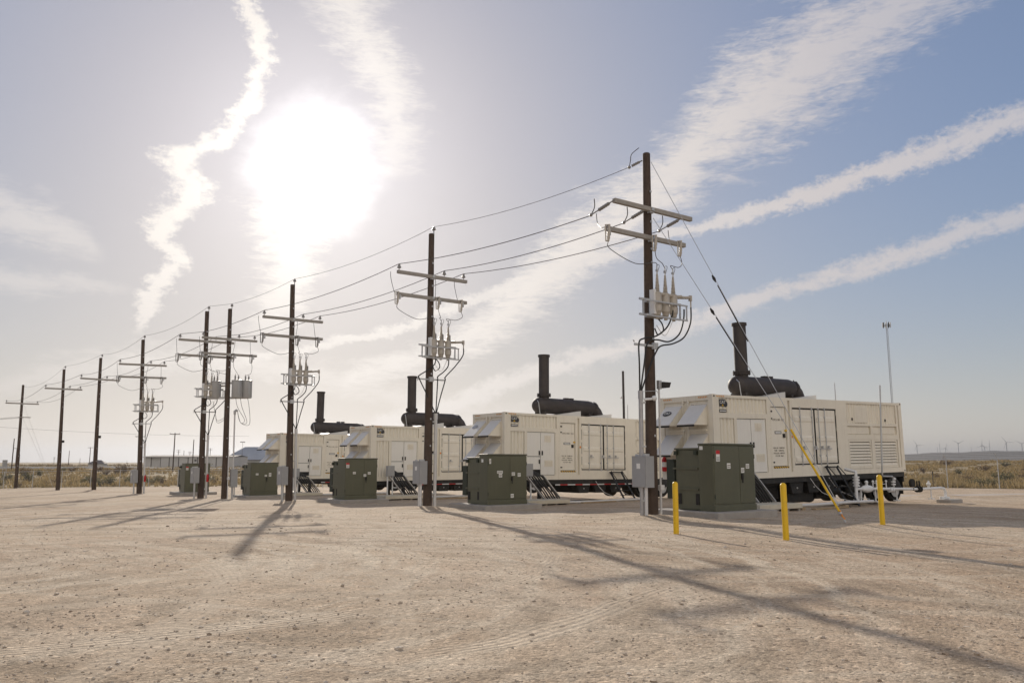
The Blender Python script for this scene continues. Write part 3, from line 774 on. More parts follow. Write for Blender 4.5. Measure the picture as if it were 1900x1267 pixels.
    for (x0, x1, zz) in ((3.35, 4.98, 3.19), (5.30, 7.0, 3.13)):
        q = cmb(); q.prism([(x0, 2.885), (x1, 2.885), (x1, zz), (x0, 2.93)], .62, .66); q.add([(x0, .62, 2.93), (x1, .62, zz), (x1, 1.85, zz+.01), (x0, 1.85, 2.94)], [(0, 1, 2, 3)])
        q.bx(x1-.03, x1, .66, 1.85, 2.885, zz-.01)
        q.build('roof_cover', M['hood'], t)
    q = cmb(); q.cyl((7.75, .25, 2.88), (7.75, .25, 3.62), .022, .012, n=8); q.build('vent_rod', M['galv'], t)
    q = cmb(); q.tube([(2.72, .9, 2.9), (2.62, .9, 3.5), (2.75, ax, 3.7)], .02, 6); q.build('drain_pipe', M['galv'], t)
    # trailer under the container
    f = cmb()
    for yy in (.55, 1.75): f.bx(.3, 12.15, yy, yy+.14, -.34, -.01)
    for xx in np.arange(.5, 12.1, .95): f.bx(xx, xx+.09, .14, 2.30, -.17, -.02)
    f.bx(.35, 12.15, .06, .12, -.20, -.005); f.bx(.35, 12.15, 2.32, 2.38, -.20, -.005)
    f.bx(12.1, 12.17, .1, 2.34, -.42, -.005)
    f.build('trailer_frame', M['frame'], t)
    q = cmb(); q.bx(2.9, 8.3, .05, .058, -.255, -.205); q.build('reflector_tape', M['tape'], t)
    for i, xx in enumerate((4.3, 5.35, 6.35)):
        q = cmb(); q.prism([(xx, -.21), (xx+.86, -.21), (xx+.72, -.62), (xx+.14, -.62)], .18, 2.2); q.build('storage_box', M['frame'], t, bevel=.01)
        z_ = cmb(); z_.ball((xx+.43, .175, -.42), .035, 8, 6); z_.build('latch', M['galv'], bpy.context.scene.objects[t.name].children[-1])
    for yy in (.35, 1.95):
        q = cmb(); q.bx(2.2, 2.34, yy, yy+.14, -.85, -.2); q.bx(2.1, 2.44, yy-.06, yy+.2, -.91, -.85); q.bar((2.27, yy+.07, -.3), (3.1, yy+.07, -.3), .05, .05); q.build('landing_leg', M['frame'], t)
    return t

def add_wheels(t, dz):
    for xx in (8.45, 9.85, 11.2):
        for yy, sg in ((.0, -1), (2.44, 1)):
            tb = cmb(); y_in = yy-sg*.30
            rr_ = [(.30, 0), (.46, .0), (.5, .05), (.5, .24), (.46, .29), (.30, .29)]
            tb.tube([(xx, yy+sg*(-q_), dz) for _, q_ in rr_], [p_ for p_, _ in rr_], 28, False)
            w = tb.build('wheel', M['tyre'], t, smooth=True, ang=50)
            rm = cmb(); rm.tube([(xx, yy-sg*o_, dz) for o_ in (.05, .045, .075, .06, -.004, .0)], [.02, .13, .17, .25, .285, .315], 24)
            rm.cyl((xx, yy-sg*.06, dz), (xx, yy+sg*.05, dz), .09, .075, 14)
            for i in range(10):
                a = 2*math.pi*i/10; rm.ball((xx+.16*math.cos(a), yy-sg*.05, dz+.15*math.sin(a)), .016, 5, 4)
            rm.build('rim', M['rim'], w, smooth=True)
    q = cmb()
    q.bx(7.75, 11.95, .45, 2.0, dz+.06, dz+.14)
    for xx in (8.45, 9.85, 11.2): q.cyl((xx, .3, dz), (xx, 2.14, dz), .07, n=10)
    for xx in (8.0, 9.15, 10.5, 11.8): q.bx(xx, xx+.1, .5, .72, dz, -.3); q.bx(xx, xx+.1, 1.72, 1.94, dz, -.3)
    q.build('axle_assembly', M['frame'], t)
    for xx in (11.98,):
        q = cmb(); q.bx(xx, xx+.02, .08, .66, dz-.22, -.25); q.build('mudflap', M['black'], t)
        q = cmb(); q.bx(xx, xx+.02, 1.78, 2.36, dz-.22, -.25); q.build('mudflap', M['black'], t)

proto = make_container('nearest cream generator container on a black trailer, white gas pipes beside its far end')
labels = {2: 'cream generator container on a trailer behind the second and third green cabinets, full doors facing the yard',
          3: 'cream generator container behind the pole with the two crossarms left of centre, third from the right',
          4: 'farthest cream generator container, leftmost in the row, partly behind the third nearest wooden pole'}
cont = {1: proto}
for k in (2, 3, 4):
    x, y, z, yaw, pit = CP[k]
    cont[k] = dup(proto, labels[k], tuple(CL(k, 0, 0, -B)), (0, -pit, yaw))
labels2 = {2: 'second nearest cream generator container, between the two nearest wooden poles'}
cont[2]['label'] = 'second nearest cream generator container, its cargo doors left of the nearest wooden pole'
cont[3]['label'] = 'cream generator container partly behind the second nearest wooden pole'
add_wheels(cont[1], -.70)
for o in list(cont[1].children):
    if o.name.split('.')[0] == 'reflector_tape': bpy.data.objects.remove(o)
q = cmb(); q.bx(4.5, 6.1, .42, 2.0, -.98, -.35); q.build('belly_tank', M['frame'], cont[1], bevel=.04)
q = cmb(); q.bx(6.4, 7.7, .5, 2.0, -.9, -.35); q.cyl((6.5, .36, -.62), (7.6, .36, -.62), .17, n=16); q.build('air_tank', M['frame'], cont[1], bevel=.02)
q = cmb(); q.bx(3.2, 4.3, .7, 1.9, -.8, -.35); q.build('tool_box', M['frame'], cont[1], bevel=.02)
for k in (2, 3, 4): add_wheels(cont[k], -.40)
# oval logo on the upper left hood of the two nearest units
sl_ang = math.atan2(.71, .70)
def hood_logo(t, txt):
    ex = Vector((0, -1, 0)); ey = Vector((.71, 0, .70)).normalized(); ez = ex.cross(ey)
    c = Vector((-.26, 1.85, 2.305)) + ez*.012 + Vector((0, 0, B))
    q = MB(); q.prism([(.20*math.cos(a), .12*math.sin(a)) for a in np.linspace(0, 6.28, 20, endpoint=False)], 0, .008, 'xy')
    me = q.mesh('logo_oval'); me.transform(basis(ex, ey, ez, c)); o = link('logo_oval', me, M['text'] if txt else M['rail'], t)
    if txt: text_obj('lettering', 'CAT', .15, M['label'], o, basis(ex, ey, ez, c + ez*.012 - ey*.0))
hood_logo(cont[1], True); hood_logo(cont[2], False)

# things around the containers ------------------------------------------------
def cthing(k, name, label, cat, l, y, h, group=None):
    p = CL(k, l, y, h); t = thing(name, label, cat, tuple(p), CP[k][3], group); return t
ORD = {1: 'nearest', 2: 'second nearest', 3: 'third nearest', 4: 'farthest'}
for k, zt in ((1, -.74), (2, -.80), (3, -.70), (4, -.83)):
    # sloping cable ramp from the trench cover up to the entry panel
    t = cthing(k, 'cable_ramp', f'sloping cable ramp with two grey rails and black cables at the {ORD[k]} generator container', 'cable ramp', .80 - (.45 if k == 1 else 0), -.80, zt, 'cable ramps below the containers')
    for xo in (0, .92):
        q = MB(); q.bar((xo+.72, -.02, .01), (xo, .30, 1.0), .035, .13, (0, 1, 0)); q.build('side_rail', M['rail'], t)
    for i in range(6):
        xo = .10+i*.14 + random.uniform(-.02, .02)
        q = MB(); q.tube([(xo+.72, .02, .0), (xo+.55, .06, .25), (xo+.3+random.uniform(-.04, .04), .16, .6), (xo+.08, .32, .95), (xo*.55+.1, .72, 1.25)], .034, 7); q.build('cable', M['cable'], t)
    # trench cover
    t = cthing(k, 'trench_cover', f'flat pale cable trench cover lying before the {ORD[k]} generator container', 'trench cover', -.05, -1.75, zt-.16, 'pale trench covers')
    q = MB(); q.bx(0, 2.25, 0, 1.25, 0, .16); q.build('cover_plate', M['trench'], t, bevel=.01)
    q = MB()
    for xx in (.95, 1.5, 2.1): q.bx(xx, xx+.1, .06, 1.15, -.14, .0)
    q.build('support_block', M['concrete'], t)
    # white pipe lying on along the row
    t = cthing(k, 'white_pipe', f'long white conduit pipe lying on the ground along the {ORD[k]} generator container', 'pipe', 2.2, -1.35, zt-.15, 'white ground pipes')
    q = MB(); q.tube([(0, 0, 0.02), (1.5, .02, .0), (3.6, .03, .03), (5.0, .02, .02)], .055, 10); q.build('pipe', M['pvc'], t, smooth=True)
    for xx in (.4, 3.0): q = MB(); q.bx(xx, xx+.2, -.1, .1, -.16, -.05); q.build('support_block', M['timber'], t)
    p = CL(k, 3.0, -1.62, zt-.2); p.z = gz(p.x, p.y)
    q = MB(); q.bx(0, 2.1, -.09, .09, 0, .05); o = q.build('timber_plank', M['timber']); o.location = p + Vector((0, 0, .005)); o.rotation_euler = (0, 0, CP[k][3]+.06)
    tag(o, f'weathered plank on the gravel beside the white pipe of the {ORD[k]} generator container', 'plank', 'planks by the pipes')
    if k > 1:
        t = cthing(k, 'control_box', f'grey control box on a stand at the {ORD[k]} generator container', 'control box', .68, -.62, zt, 'control boxes on stands')
        q = MB(); q.bx(0, .42, 0, .2, .95, 1.50); q.build('box', M['grey'], t, bevel=.01)
        q = MB(); q.bx(.02, .40, -.012, -.001, .98, 1.47); q.build('door', M['grey'], t)
        for xx in (.06, .36): q = MB(); q.bar((xx, .1, .0), (xx, .1, .95), .05, .05); q.build('leg', M['white'], t)
# hanging loops of hose under each container
for k in (1, 2):
    for i, (a, b_) in enumerate(((5.3, 6.1), (6.5, 7.4))):
        t = cthing(k, 'hanging_hose', f'{"first" if i == 0 else "second"} thin pale hose hanging from the floor of the {ORD[k]} generator container', 'hose', a, .0, -.1, 'thin hoses under the containers')
        q = MB(); q.tube([(0, -.02, .02), (.1, -.15, -.25), (.28, -.3, -.5), (.55, -.6, -.68), (b_-a, -1.1, -.78)], .012, 6); q.build('hose', M['pvc'], t)
# black entry steps
for k in (1, 2, 3):
    zz = -1.12 if k == 1 else -.86
    t = cthing(k, 'entry_steps', f'black metal entry steps hooked to the {ORD[k]} generator container', 'steps', 6.2, -.1, zz, 'black entry steps')
    hgt = -zz+.1
    for yy in (0, .7):
        q = MB(); q.bar((yy*1.0+.0, -.02, hgt+.2), (yy+.0, -.85, 0), .03, .10, (1, 0, 0)); q.build('stringer', M['frame'], t)
        q = MB(); q.tube([(yy, -.0, hgt+.22), (yy, -.05, hgt+.28), (yy, -.45, hgt-.15)], .018, 6); q.build('handrail', M['frame'], t)
    for i in range(4):
        f = (i+.7)/4.6
        q = MB(); q.bx(0, .7, -.85+.8*f-.11, -.85+.8*f+.11, hgt*f-.012, hgt*f+.012); q.build('tread', M['grate'], t)
    q = MB(); q.bx(-.06, .76, -.06, .02, hgt+.2, hgt+.25); q.build('top_bar', M['frame'], t)

# fire extinguishers
def extinguisher(loc, rotz, label, band=True):
    t = thing('fire_extinguisher', label, 'fire extinguisher', loc, rotz, 'red fire extinguishers')
    q = MB(); q.tube([(0, 0, 0), (0, 0, .02), (0, 0, .42), (0, 0, .50), (0, 0, .53)], [.07, .085, .085, .05, .03], 14); q.build('cylinder', M['red'], t, smooth=True)
    q = MB(); q.cyl((0, 0, .16), (0, 0, .33), .087, n=14, caps=False)
    if band: q.build('label_band', M['label'], t, smooth=True)
    q = MB(); q.cyl((0, 0, .53), (0, 0, .58), .022, n=8); q.bar((-.09, 0, .60), (.06, 0, .585), .025, .015); q.bar((-.09, 0, .57), (.03, 0, .565), .025, .012); q.build('valve_handle', M['galv'], t)
    q = MB(); q.tube([(.03, 0, .56), (.12, -.02, .48), (.11, -.02, .3), (.1, -.02, .08)], .012, 6); q.build('hose', M['black'], t)
    return t
p = CL(1, -.06, 2.28, .28); extinguisher(p, CP[1][3], 'red fire extinguisher with a white band on the hood end of the nearest generator container')
q = MB(); q.bar(tuple(CL(1, -.02, 2.28, .3)), tuple(CL(1, .02, 2.28, .3)), .05, .3)

# gas train at the far end of the nearest container
t = cthing(1, 'gas_train', 'white gas pipe train with valves beside the wheels of the nearest generator container', 'gas piping', 7.2, -.7, -1.0)
def gp(l, h, y=-.7): return (l-7.2, y+.7, h+1.0)
q = MB(); q.tube([gp(7.22, .22, -.25), gp(7.22, .12, -.7), gp(7.2, -.1), gp(7.15, -.9)], .06, 12); q.cyl(gp(7.15, -.9), gp(7.15, -1.0), .11, n=12); q.build('riser', M['white'], t, smooth=True)
q = MB()
for h in (-.05, -.16, -.27, -.38): q.cyl(gp(7.2, h), gp(7.2, h-.05), .125, n=14)
q.cyl(gp(7.2, -.05), gp(7.2, -.42), .09, n=14); q.build('valve_body', M['white'], t, smooth=True)
q = MB(); q.tube([gp(7.17, -.52), gp(8.9, -.55), gp(11.9, -.62), gp(13.6, -.60), gp(13.85, -.63), gp(13.95, -.78), gp(13.95, -1.02)], .055, 12); q.build('header_pipe', M['white'], t, smooth=True)
q = MB(); q.tube([gp(7.55, -.53), gp(7.7, -.53), gp(7.9, -.53), gp(8.15, -.53), gp(8.3, -.53)], [.07, .12, .15, .12, .07], 14); q.cyl(gp(7.9, -.53), gp(7.9, -.30), .05, n=10); q.ball(gp(7.9, -.28), .07, 10, 6); q.build('regulator', M['white'], t, smooth=True)
for l in (8.35, 8.6, 9.3): q = MB(); q.cyl(gp(l, -.54), gp(l, -.28), .022, n=8); q.ball(gp(l, -.26), .05, 8, 6); q.build('bleed_valve', M['white'], t, smooth=True)
q = MB(); q.tube([gp(8.35, -.30), gp(8.8, -.38), gp(9.3, -.36)], .012, 6); q.build('sensing_line', M['white'], t)
for l in (7.47, 8.48, 10.03, 12.75): q = MB(); q.bar(gp(l, -.58), gp(l, -1.05), .04, .04); q.bx(*(lambda a: (a[0]-.1, a[0]+.1, a[1]-.1, a[1]+.1, a[2]-.02, a[2]+.02))(gp(l, -1.03))); q.build('pipe_support', M['white'], t)
q = MB(); q.tube([gp(9.86, -.56), gp(9.84, -.3), gp(9.84, -.14), gp(9.80, -.08), gp(9.1, -.06), gp(9.06, .0), gp(9.10, .4), gp(9.34, 3.55)], .032, 10); q.build('vent_pipe', M['galv'], t, smooth=True)
q = MB(); q.cyl(gp(9.84, -.42), gp(9.84, -.36), .085, n=12); q.cyl(gp(9.84, -.32), gp(9.84, -.26), .085, n=12); q.ball(gp(9.95, -.18), .06, 8, 6); q.cyl(gp(9.5, -.6), gp(9.62, -.6), .10, n=12); q.cyl(gp(9.66, -.6), gp(9.78, -.6), .10, n=12); q.build('flange', M['white'], t, smooth=True)
q = MB(); c0 = Vector(gp(11.28, -.36)); q.cyl(c0+Vector((0, -.05, 0)), c0+Vector((0, .05, 0)), .17, n=20); q.cyl(c0-Vector((0, 0, .2)), c0-Vector((0, 0, .3)), .06, n=10); q.build('pressure_gauge', M['gasket'], t, smooth=True)
for l in (11.66, 11.84):
    q = MB(); q.cyl(gp(l-.035, -.62), gp(l+.035, -.62), .13, n=14); q.bar(gp(l, -.62), gp(l, -.28), .05, .04); q.build('flange_clamp', M['gasket'], t, smooth=True)
q = MB(); q.cyl(gp(12.6, -.62), gp(12.6, -.48), .04, n=10); q.ball(gp(12.6, -.43), .09, 10, 6); q.cyl(gp(12.6, -.38), gp(12.6, -.28), .04, n=8); q.build('relief_valve', M['white'], t, smooth=True)
q = MB(); q.cyl(gp(13.95, -.98), gp(13.95, -1.06), .16, n=14); q.cyl(gp(13.65, -.97), gp(13.65, -1.1), .10, n=12); q.build('base_flange', M['white'], t, smooth=True)
p = CL(1, 13.75, -.95, -1.14); p.z = gz(p.x, p.y)
q = MB(); q.bx(-.6, .6, -.3, .3, -.1, .14); o = q.build('concrete_block', M['concrete'], bevel=.03); o.location = p; o.rotation_euler = (0, 0, .7); tag(o, 'grey concrete block in the gravel under the elbow of the white gas pipe', 'block')
p = CL(1, 16.6, -2.4, 0); p.z = gz(p.x, p.y)
p = Vector((31.0, 44.0, gz(31, 44)))
q = MB(); q.tube([(-.5, 0, .05), (-.3, .1, .16), (.3, .05, .2), (.7, 0, .04)], [.12, .26, .24, .08], 9); o = q.build('boulder', M['concrete'], smooth=True); o.location = p; tag(o, 'low grey rock lying beside the dirt road at the right', 'rock')

# ------------------------------------------------------------------ pad mounted transformers
def transformer(cx, cy, cz, w, dcab, seam, stickers, label, dtank=1.40, fins_left=False):
    yaw = R(37)
    t = thing('pad_transformer', label, 'transformer', (cx, cy, cz+Z0), yaw, 'green pad mounted transformers')
    Hh = 1.86
    m = MB(); m.bx(0, w, 0, dcab, .012, Hh-.06); m.build('cabinet', M['green'], t, bevel=.015)
    m = MB(); m.bx(-.02, w+.02, -.025, dcab+.01, Hh-.058, Hh); m.build('lid', M['green'], t, bevel=.02)
    for x0, x1 in ((.02, seam-.006), (seam+.006, w-.02)):
        d = MB(); d.bx(x0, x1, -.018, .004, .20, Hh-.09); d_ = d.build('door', M['green'], t, bevel=.008)
        for zc in (.4, 1.5):
            h = MB(); xh = x0-.004 if x0 < .1 else x1+.004; h.cyl((xh, -.012, zc-.06), (xh, -.012, zc+.06), .014, n=8); h.build('hinge', M['green_dark'], d_)
    h = MB(); h.bx(seam+.05, seam+.12, -.055, -.016, .86, 1.02); h.cyl((seam+.085, -.05, .90), (seam+.085, -.05, .76), .016, n=8); h.build('handle', M['gasket'], t)
    m = MB(); m.bx(-.005, w+.005, -.03, dcab, 0, .16); m.build('sill', M['green'], t, bevel=.01)
    m = MB(); m.bx(.05, w-.05, dcab+.002, dtank, .012, Hh-.17); m.build('tank', M['green'], t, bevel=.02)
    m = MB(); m.bx(.02, w-.02, dcab+.004, dtank+.03, Hh-.168, Hh-.12); m.build('tank_lid', M['green'], t, bevel=.01)
    for zc in (.58, 1.16):
        m = MB(); m.bx(.012, .05, dcab+.05, dtank+.08, zc-.025, zc+.025); m.build('stiffener', M['green'], t)
    for yy in (dcab+.1, dtank-.05):
        m = MB(); m.bx(-.03, .05, yy-.05, yy+.05, Hh-.32, Hh-.2); m.build('lifting_lug', M['green_dark'], t)
    m = MB(); m.bx(.03, .052, dcab+.04, dcab+.16, .16, .46); m.bx(.03, .052, dtank-.2, dtank-.05, .16, .46); m.build('jack_slot', M['gasket'], t)
    m = MB()
    for i in range(16):
        xx = .06+i*(w-.14)/15; m.bx(xx, xx+.022, dtank+.06, dtank+.36, .30, 1.42)
    m.cyl((.04, dtank+.12, 1.38), (w-.04, dtank+.12, 1.38), .045, n=8); m.cyl((.04, dtank+.12, .36), (w-.04, dtank+.12, .36), .045, n=8)
    m.bx(.2, .3, dtank-.01, dtank+.1, .34, .42); m.bx(.2, .3, dtank-.01, dtank+.1, 1.3, 1.4); m.bx(w-.3, w-.2, dtank-.01, dtank+.1, .34, .42)
    m.build('radiator', M['green_dark'], t)
    for (sx, sz, sw, sh, kind) in stickers:
        s = MB(); y = -.021
        if kind == 'side':
            s.bx(-.004, -.0005, sx, sx+sw, sz, sz+sh)
        else: s.bx(sx, sx+sw, y-.003, y+.001, sz, sz+sh)
        o = s.build('sticker', M['label'], t)
        if kind == 'warn':
            s2 = MB(); s2.bx(sx, sx+sw, y-.006, y-.0035, sz+sh*.66, sz+sh); s2.build('sticker_header', M['red'], o)
            s2 = MB()
            for i in range(3): s2.bx(sx+.015, sx+sw-.015, y-.006, y-.0035, sz+.03+i*.035, sz+.042+i*.035)
            s2.build('sticker_lines', M['text'], o)
        elif kind == 'text' or kind == 'sq':
            s2 = MB(); s2.bx(sx+.012, sx+sw-.012, y-.006, y-.0035, sz+sh*.55, sz+sh*.7); s2.bx(sx+.012, sx+sw-.03, y-.006, y-.0035, sz+sh*.25, sz+sh*.38); s2.build('sticker_lines', M['fade'], o)
    return t
ST1 = [(.10, 1.36, .16, .30, 'warn'), (.56, 1.16, .15, .15, 'sq'), (1.18, 1.04, .14, .14, 'sq'), (1.40, 1.16, .15, .13, 'sq'), (.35, 1.68, .12, .1, 'side')]
ST2 = [(.06, 1.50, .08, .18, 'sq'), (.42, 1.14, .26, .10, 'text'), (.50, 1.00, .15, .13, 'sq'), (1.10, 1.06, .15, .12, 'sq'), (1.38, 1.02, .14, .13, 'sq'), (1.05, .24, .14, .14, 'sq'), (.28, 1.55, .12, .12, 'side')]
ST3 = [(.04, 1.42, .15, .22, 'warn'), (.38, 1.14, .14, .1, 'sq'), (.92, 1.02, .13, .11, 'sq'), (1.13, 1.12, .14, .11, 'sq')]
ST4 = [(.30, 1.14, .15, .1, 'sq'), (.82, 1.06, .13, .1, 'sq'), (1.06, 1.06, .14, .2, 'sq')]
TRS = [(5.54, 22.18, -1.34, 1.82, .52, 1.12, ST1, 'nearest olive green padmount transformer, behind the yellow bollard and before the nearest container'),
       (-.9, 29.79, -1.56, 1.83, .55, 1.02, ST2, 'olive green padmount transformer before the second nearest container, right of the second pole'),
       (-7.57, 36.6, -1.68, 1.62, .80, .95, ST3, 'olive green padmount transformer between the second and third nearest wooden poles'),
       (-14.9, 46.01, -1.88, 1.62, .62, .86, ST4, 'dark olive padmount transformer left of the third nearest pole, black cooling fins on its left'),
       (-21.21, 52.38, -1.93, 1.56, .85, .9, ST3, 'farthest olive green padmount transformer, leftmost, behind a pole with a grey cabinet')]
for i, a in enumerate(TRS):
    transformer(*a)
    cx, cy, cz, w = a[:4]
    hp = cz+Z0-gz(cx+.5, cy+.8)
    o = MB().bx(-.38, w+.42, -.42, 2.05, -max(.5, hp+.35), 0).build('concrete_pad', M['concrete'], bevel=.02)
    o.location = (cx, cy, cz+Z0-.002); o.rotation_euler = (0, 0, R(37))
    tag(o, f'grey concrete pad under the {["nearest", "second nearest", "third nearest", "fourth nearest", "farthest"][i]} green transformer', 'concrete pad', 'transformer pads')

# ------------------------------------------------------------------ utility poles
# base (eye frame), crossarm angle, lean dx
PL = {1: ((3.83, 22.22, -1.48), 34, .10), 2: ((-3.14, 30.12, -1.60), 35, 0), 3: ((-10.45, 38.01, -1.85), 39, -.25), 4: ((-15.59, 43.93, -1.91), 38, -.23),
      5: ((-17.11, 44.54, -1.93), 38, -.23), 6: ((-24.7, 53.68, -2.15), 41, -.45), 7: ((-32.81, 63.52, -2.13), 50, -.25), 8: ((-39.08, 69.65, -2.34), 50, -.32), 9: ((-49.99, 81.53, -2.58), 49, -.19)}
PT = {1: 'nearest wooden utility pole with light grey crossarms and guy wires, behind the first yellow bollard',
      2: 'second nearest wooden utility pole, standing left of the dark green cabinet of the second container',
      3: 'third nearest wooden utility pole, in front of the farthest container hoods',
      4: 'wooden utility pole of the close pair with two grey transformer cans on its right',
      5: 'left wooden utility pole of the close pair, with a recloser frame and one grey can',
      6: 'wooden utility pole left of the close pair, carrying a small recloser frame and two crossarms',
      7: 'bare wooden utility pole with a single crossarm, third from the left edge',
      8: 'bare wooden utility pole with a single crossarm, second from the left edge',
      9: 'leftmost wooden utility pole with a short lower arm and wires leaving the picture'}
PMAT = {}
for n, ((x, y, z), ang, dx) in PL.items():
    tilt = Quaternion((0, 1, 0), math.atan2(dx, 10.4))
    PMAT[n] = Matrix.Translation((x, y, z+Z0)) @ tilt.to_matrix().to_4x4() @ Matrix.Rotation(R(ang), 4, 'Z')
def PP(n, u, v, z): return PMAT[n] @ Vector((u, v, z))
MC = {}
def part(key, name, fn, ma, par, smooth=False, ang=40, k=None):
    kk = (key, ma.name)
    if kk not in MC:
        mb = MB(); fn(mb); MC[kk] = mb.mesh(name, smooth, ang); MC[kk].materials.append(ma)
    return link(name, MC[kk], None, par)
def f_shaft(m): m.tube([(0, 0, -1.2), (0, 0, .0), (0, 0, 3), (0, 0, 7), (0, 0, 10.38), (0, 0, 10.4)], [.172, .17, .152, .128, .108, .09], 16)
def f_arm(m): m.bx(-1.52, 1.52, -.22, -.105, -.06, .06)
def f_brace(m):
    m.bar((-.0, -.20, -.02), (0, -.03, -.02), .16, .16); m.cyl((0, -.24, 0), (0, .14, 0), .022, n=8); m.bx(-.05, .05, -.245, -.222, -.05, .05)
def f_pin(m):
    m.cyl((0, 0, .0), (0, 0, .16), .014, n=6)
    m.tube([(0, 0, .08), (0, 0, .10), (0, 0, .14), (0, 0, .18), (0, 0, .21), (0, 0, .245)], [.045, .085, .07, .045, .045, .03], 12)
def f_toppin(m): m.bar((.10, 0, 9.95), (.10, 0, 10.55), .05, .03); m.cyl((.10, 0, 10.5), (.10, 0, 10.62), .015, n=6)
def f_topbell(m): m.tube([(.10, 0, 10.55), (.10, 0, 10.58), (.10, 0, 10.64), (.10, 0, 10.70)], [.04, .085, .06, .035], 12)
def f_cutout_arm(m): m.bar((0, -.02, -.02), (0, -.02, -.2), .04, .04); m.bar((0, -.02, -.18), (-.12, -.14, -.16), .03, .03)
def f_cutout_body(m):
    m.tube([(-.12, -.14, .06), (-.125, -.14, 0)] + [(-.13-.004*i, -.14, -.04-.04*i) for i in range(9)] + [(-.17, -.14, -.42)], [.03, .03] + [.05 if i % 2 else .036 for i in range(9)] + [.03], 10)
def f_cutout_tube(m):
    m.bar((-.12, -.14, .05), (-.27, -.14, .02), .03, .025); m.cyl((-.27, -.14, .02), (-.255, -.14, -.42), .018, n=8); m.bar((-.255, -.14, -.42), (-.165, -.14, -.42), .03, .03)
def f_frame(m):
    m.bx(-.62, .98, -.30, -.25, 5.93, 5.99); m.bx(-.62, .98, -.30, -.25, 5.50, 5.55)
    m.bx(-.62, .98, -.56, -.52, 5.86, 5.90); m.bx(-.62, .98, -.56, -.52, 5.44, 5.48)
    for u in (-.5, .93): m.bx(u, u+.04, -.30, -.26, 5.55, 5.93); m.bx(u, u+.035, -.555, -.525, 5.48, 5.86); m.bar((u+.02, -.54, 5.88), (u+.02, -.28, 5.96), .03, .03); m.bar((u+.02, -.54, 5.46), (u+.02, -.28, 5.52), .03, .03)
    for z in (5.96, 5.53): m.bx(-.3, .3, -.25, -.13, z-.05, z+.05)
def f_tank(m):
    m.tube([(0, 0, 5.42), (0, 0, 5.52), (0, 0, 5.53), (0, 0, 5.62), (0, 0, 5.64), (0, 0, 5.80), (0, 0, 5.82), (0, 0, 6.16), (0, 0, 6.2)], [.05, .055, .085, .10, .12, .13, .115, .12, .07], 14)
def f_bush(m):
    pts = []; rs = []
    for i in range(13):
        z = 6.19+i*.042; pts += [(0, 0, z), (0, 0, z+.016)]; w = .075-.0036*i; rs += [w, w*.68]
    m.tube(pts, rs, 12)
def f_term(m): m.cyl((0, 0, 6.7), (0, 0, 6.92), .018, n=8); m.bx(-.03, .03, -.03, .03, 6.78, 6.84)
def f_sideb(m):
    m.tube([(-.05+.025*i, -.04, 6.10+.004*i) for i in range(14)], [.055 if i % 2 else .04 for i in range(14)], 10)
def f_arrester(m): m.tube([(0, 0, 6.16+.02*i) for i in range(14)], [.05 if i % 2 else .038 for i in range(14)], 10); m.bar((0, 0, 6.17), (0, .16, 6.05), .03, .03)
def f_panelbox(m): m.bx(-.22, -.13, -.44, -.26, 5.55, 6.25)
def f_standoff(m): m.bar((-.55, -.10, 4.69), (.65, -.10, 4.69), .05, .05); m.bx(-.09, .09, -.2, -.11, 4.6, 4.78); m.bar((-.55, -.1, 4.75), (-.55, -.1, 4.62), .03, .03)
def f_standoff2(m): m.bar((-.70, -.14, 4.69), (.05, -.17, 4.69), .05, .06); m.bx(-.05, .13, -.22, -.14, 4.6, 4.78); m.bar((-.70, -.14, 4.75), (-.74, -.14, 4.80), .025, .025)
def f_riser(m): m.tube([(0, 0, -.2), (0, 0, 3.25)], .062, 12); m.tube([(0, 0, 3.2), (0, 0, 3.42)], .075, 12)
def f_rclamp(m):
    for z in (.45, 1.9, 3.1): m.bar((0, 0, z), (-.10, .06, z), .16, .05)
def f_cab(m): m.bx(-.50, -.19, -.30, .24, .80, 1.64)
def f_cabdoor(m): m.bx(-.516, -.502, -.285, .225, .815, 1.625)
def f_cabsticker(m): m.bx(-.520, -.517, -.10, .04, 1.30, 1.44)
def f_cabfeet(m):
    m.bx(-.44, -.26, -.2, -.1, 1.64, 1.70); m.bx(-.46, -.40, .05, .15, 1.64, 1.69)
def f_cablegs(m): m.tube([(-.40, -.20, -.2), (-.40, -.20, .80)], .045, 10); m.tube([(-.36, .02, -.2), (-.36, .02, .80)], .03, 8)
def f_steps(m):
    for i, z in enumerate((2.2, 3.2, 4.9, 7.1, 7.5, 8.3, 9.2)):
        m.bx(-.02, .03, -.16, -.13, z-.03, z+.03)
def f_can(m):
    m.tube([(0, 0, 0), (0, 0, .03), (0, 0, .92), (0, 0, .93), (0, 0, .97), (0, 0, 1.0)], [.25, .27, .27, .285, .285, .18], 22)
def f_canb(m): m.tube([(0, 0, .98+.03*i) for i in range(9)], [.05 if i % 2 else .035 for i in range(9)], 10); m.cyl((0, 0, 1.22), (0, 0, 1.32), .015, n=6)
def f_canh(m): m.bx(-.05, .05, -.30, -.26, .2, .75)
def cable(par, pts, r=.026, name='cable', ma=None, n=7):
    pts = [Vector(p) for p in pts]; out = []
    for i in range(len(pts)-1):                         # catmull-rom smoothing
        p0, p1, p2, p3 = pts[max(i-1, 0)], pts[i], pts[i+1], pts[min(i+2, len(pts)-1)]
        for s in range(6):
            t = s/6; out.append(.5*((2*p1)+(p2-p0)*t+(2*p0-5*p1+4*p2-p3)*t*t+(3*p1-p0-3*p2+p3)*t**3))
    out.append(pts[-1])
    m = MB(); m.tube(out, r, n); return m.build(name, ma or M['cable'], par, smooth=True)
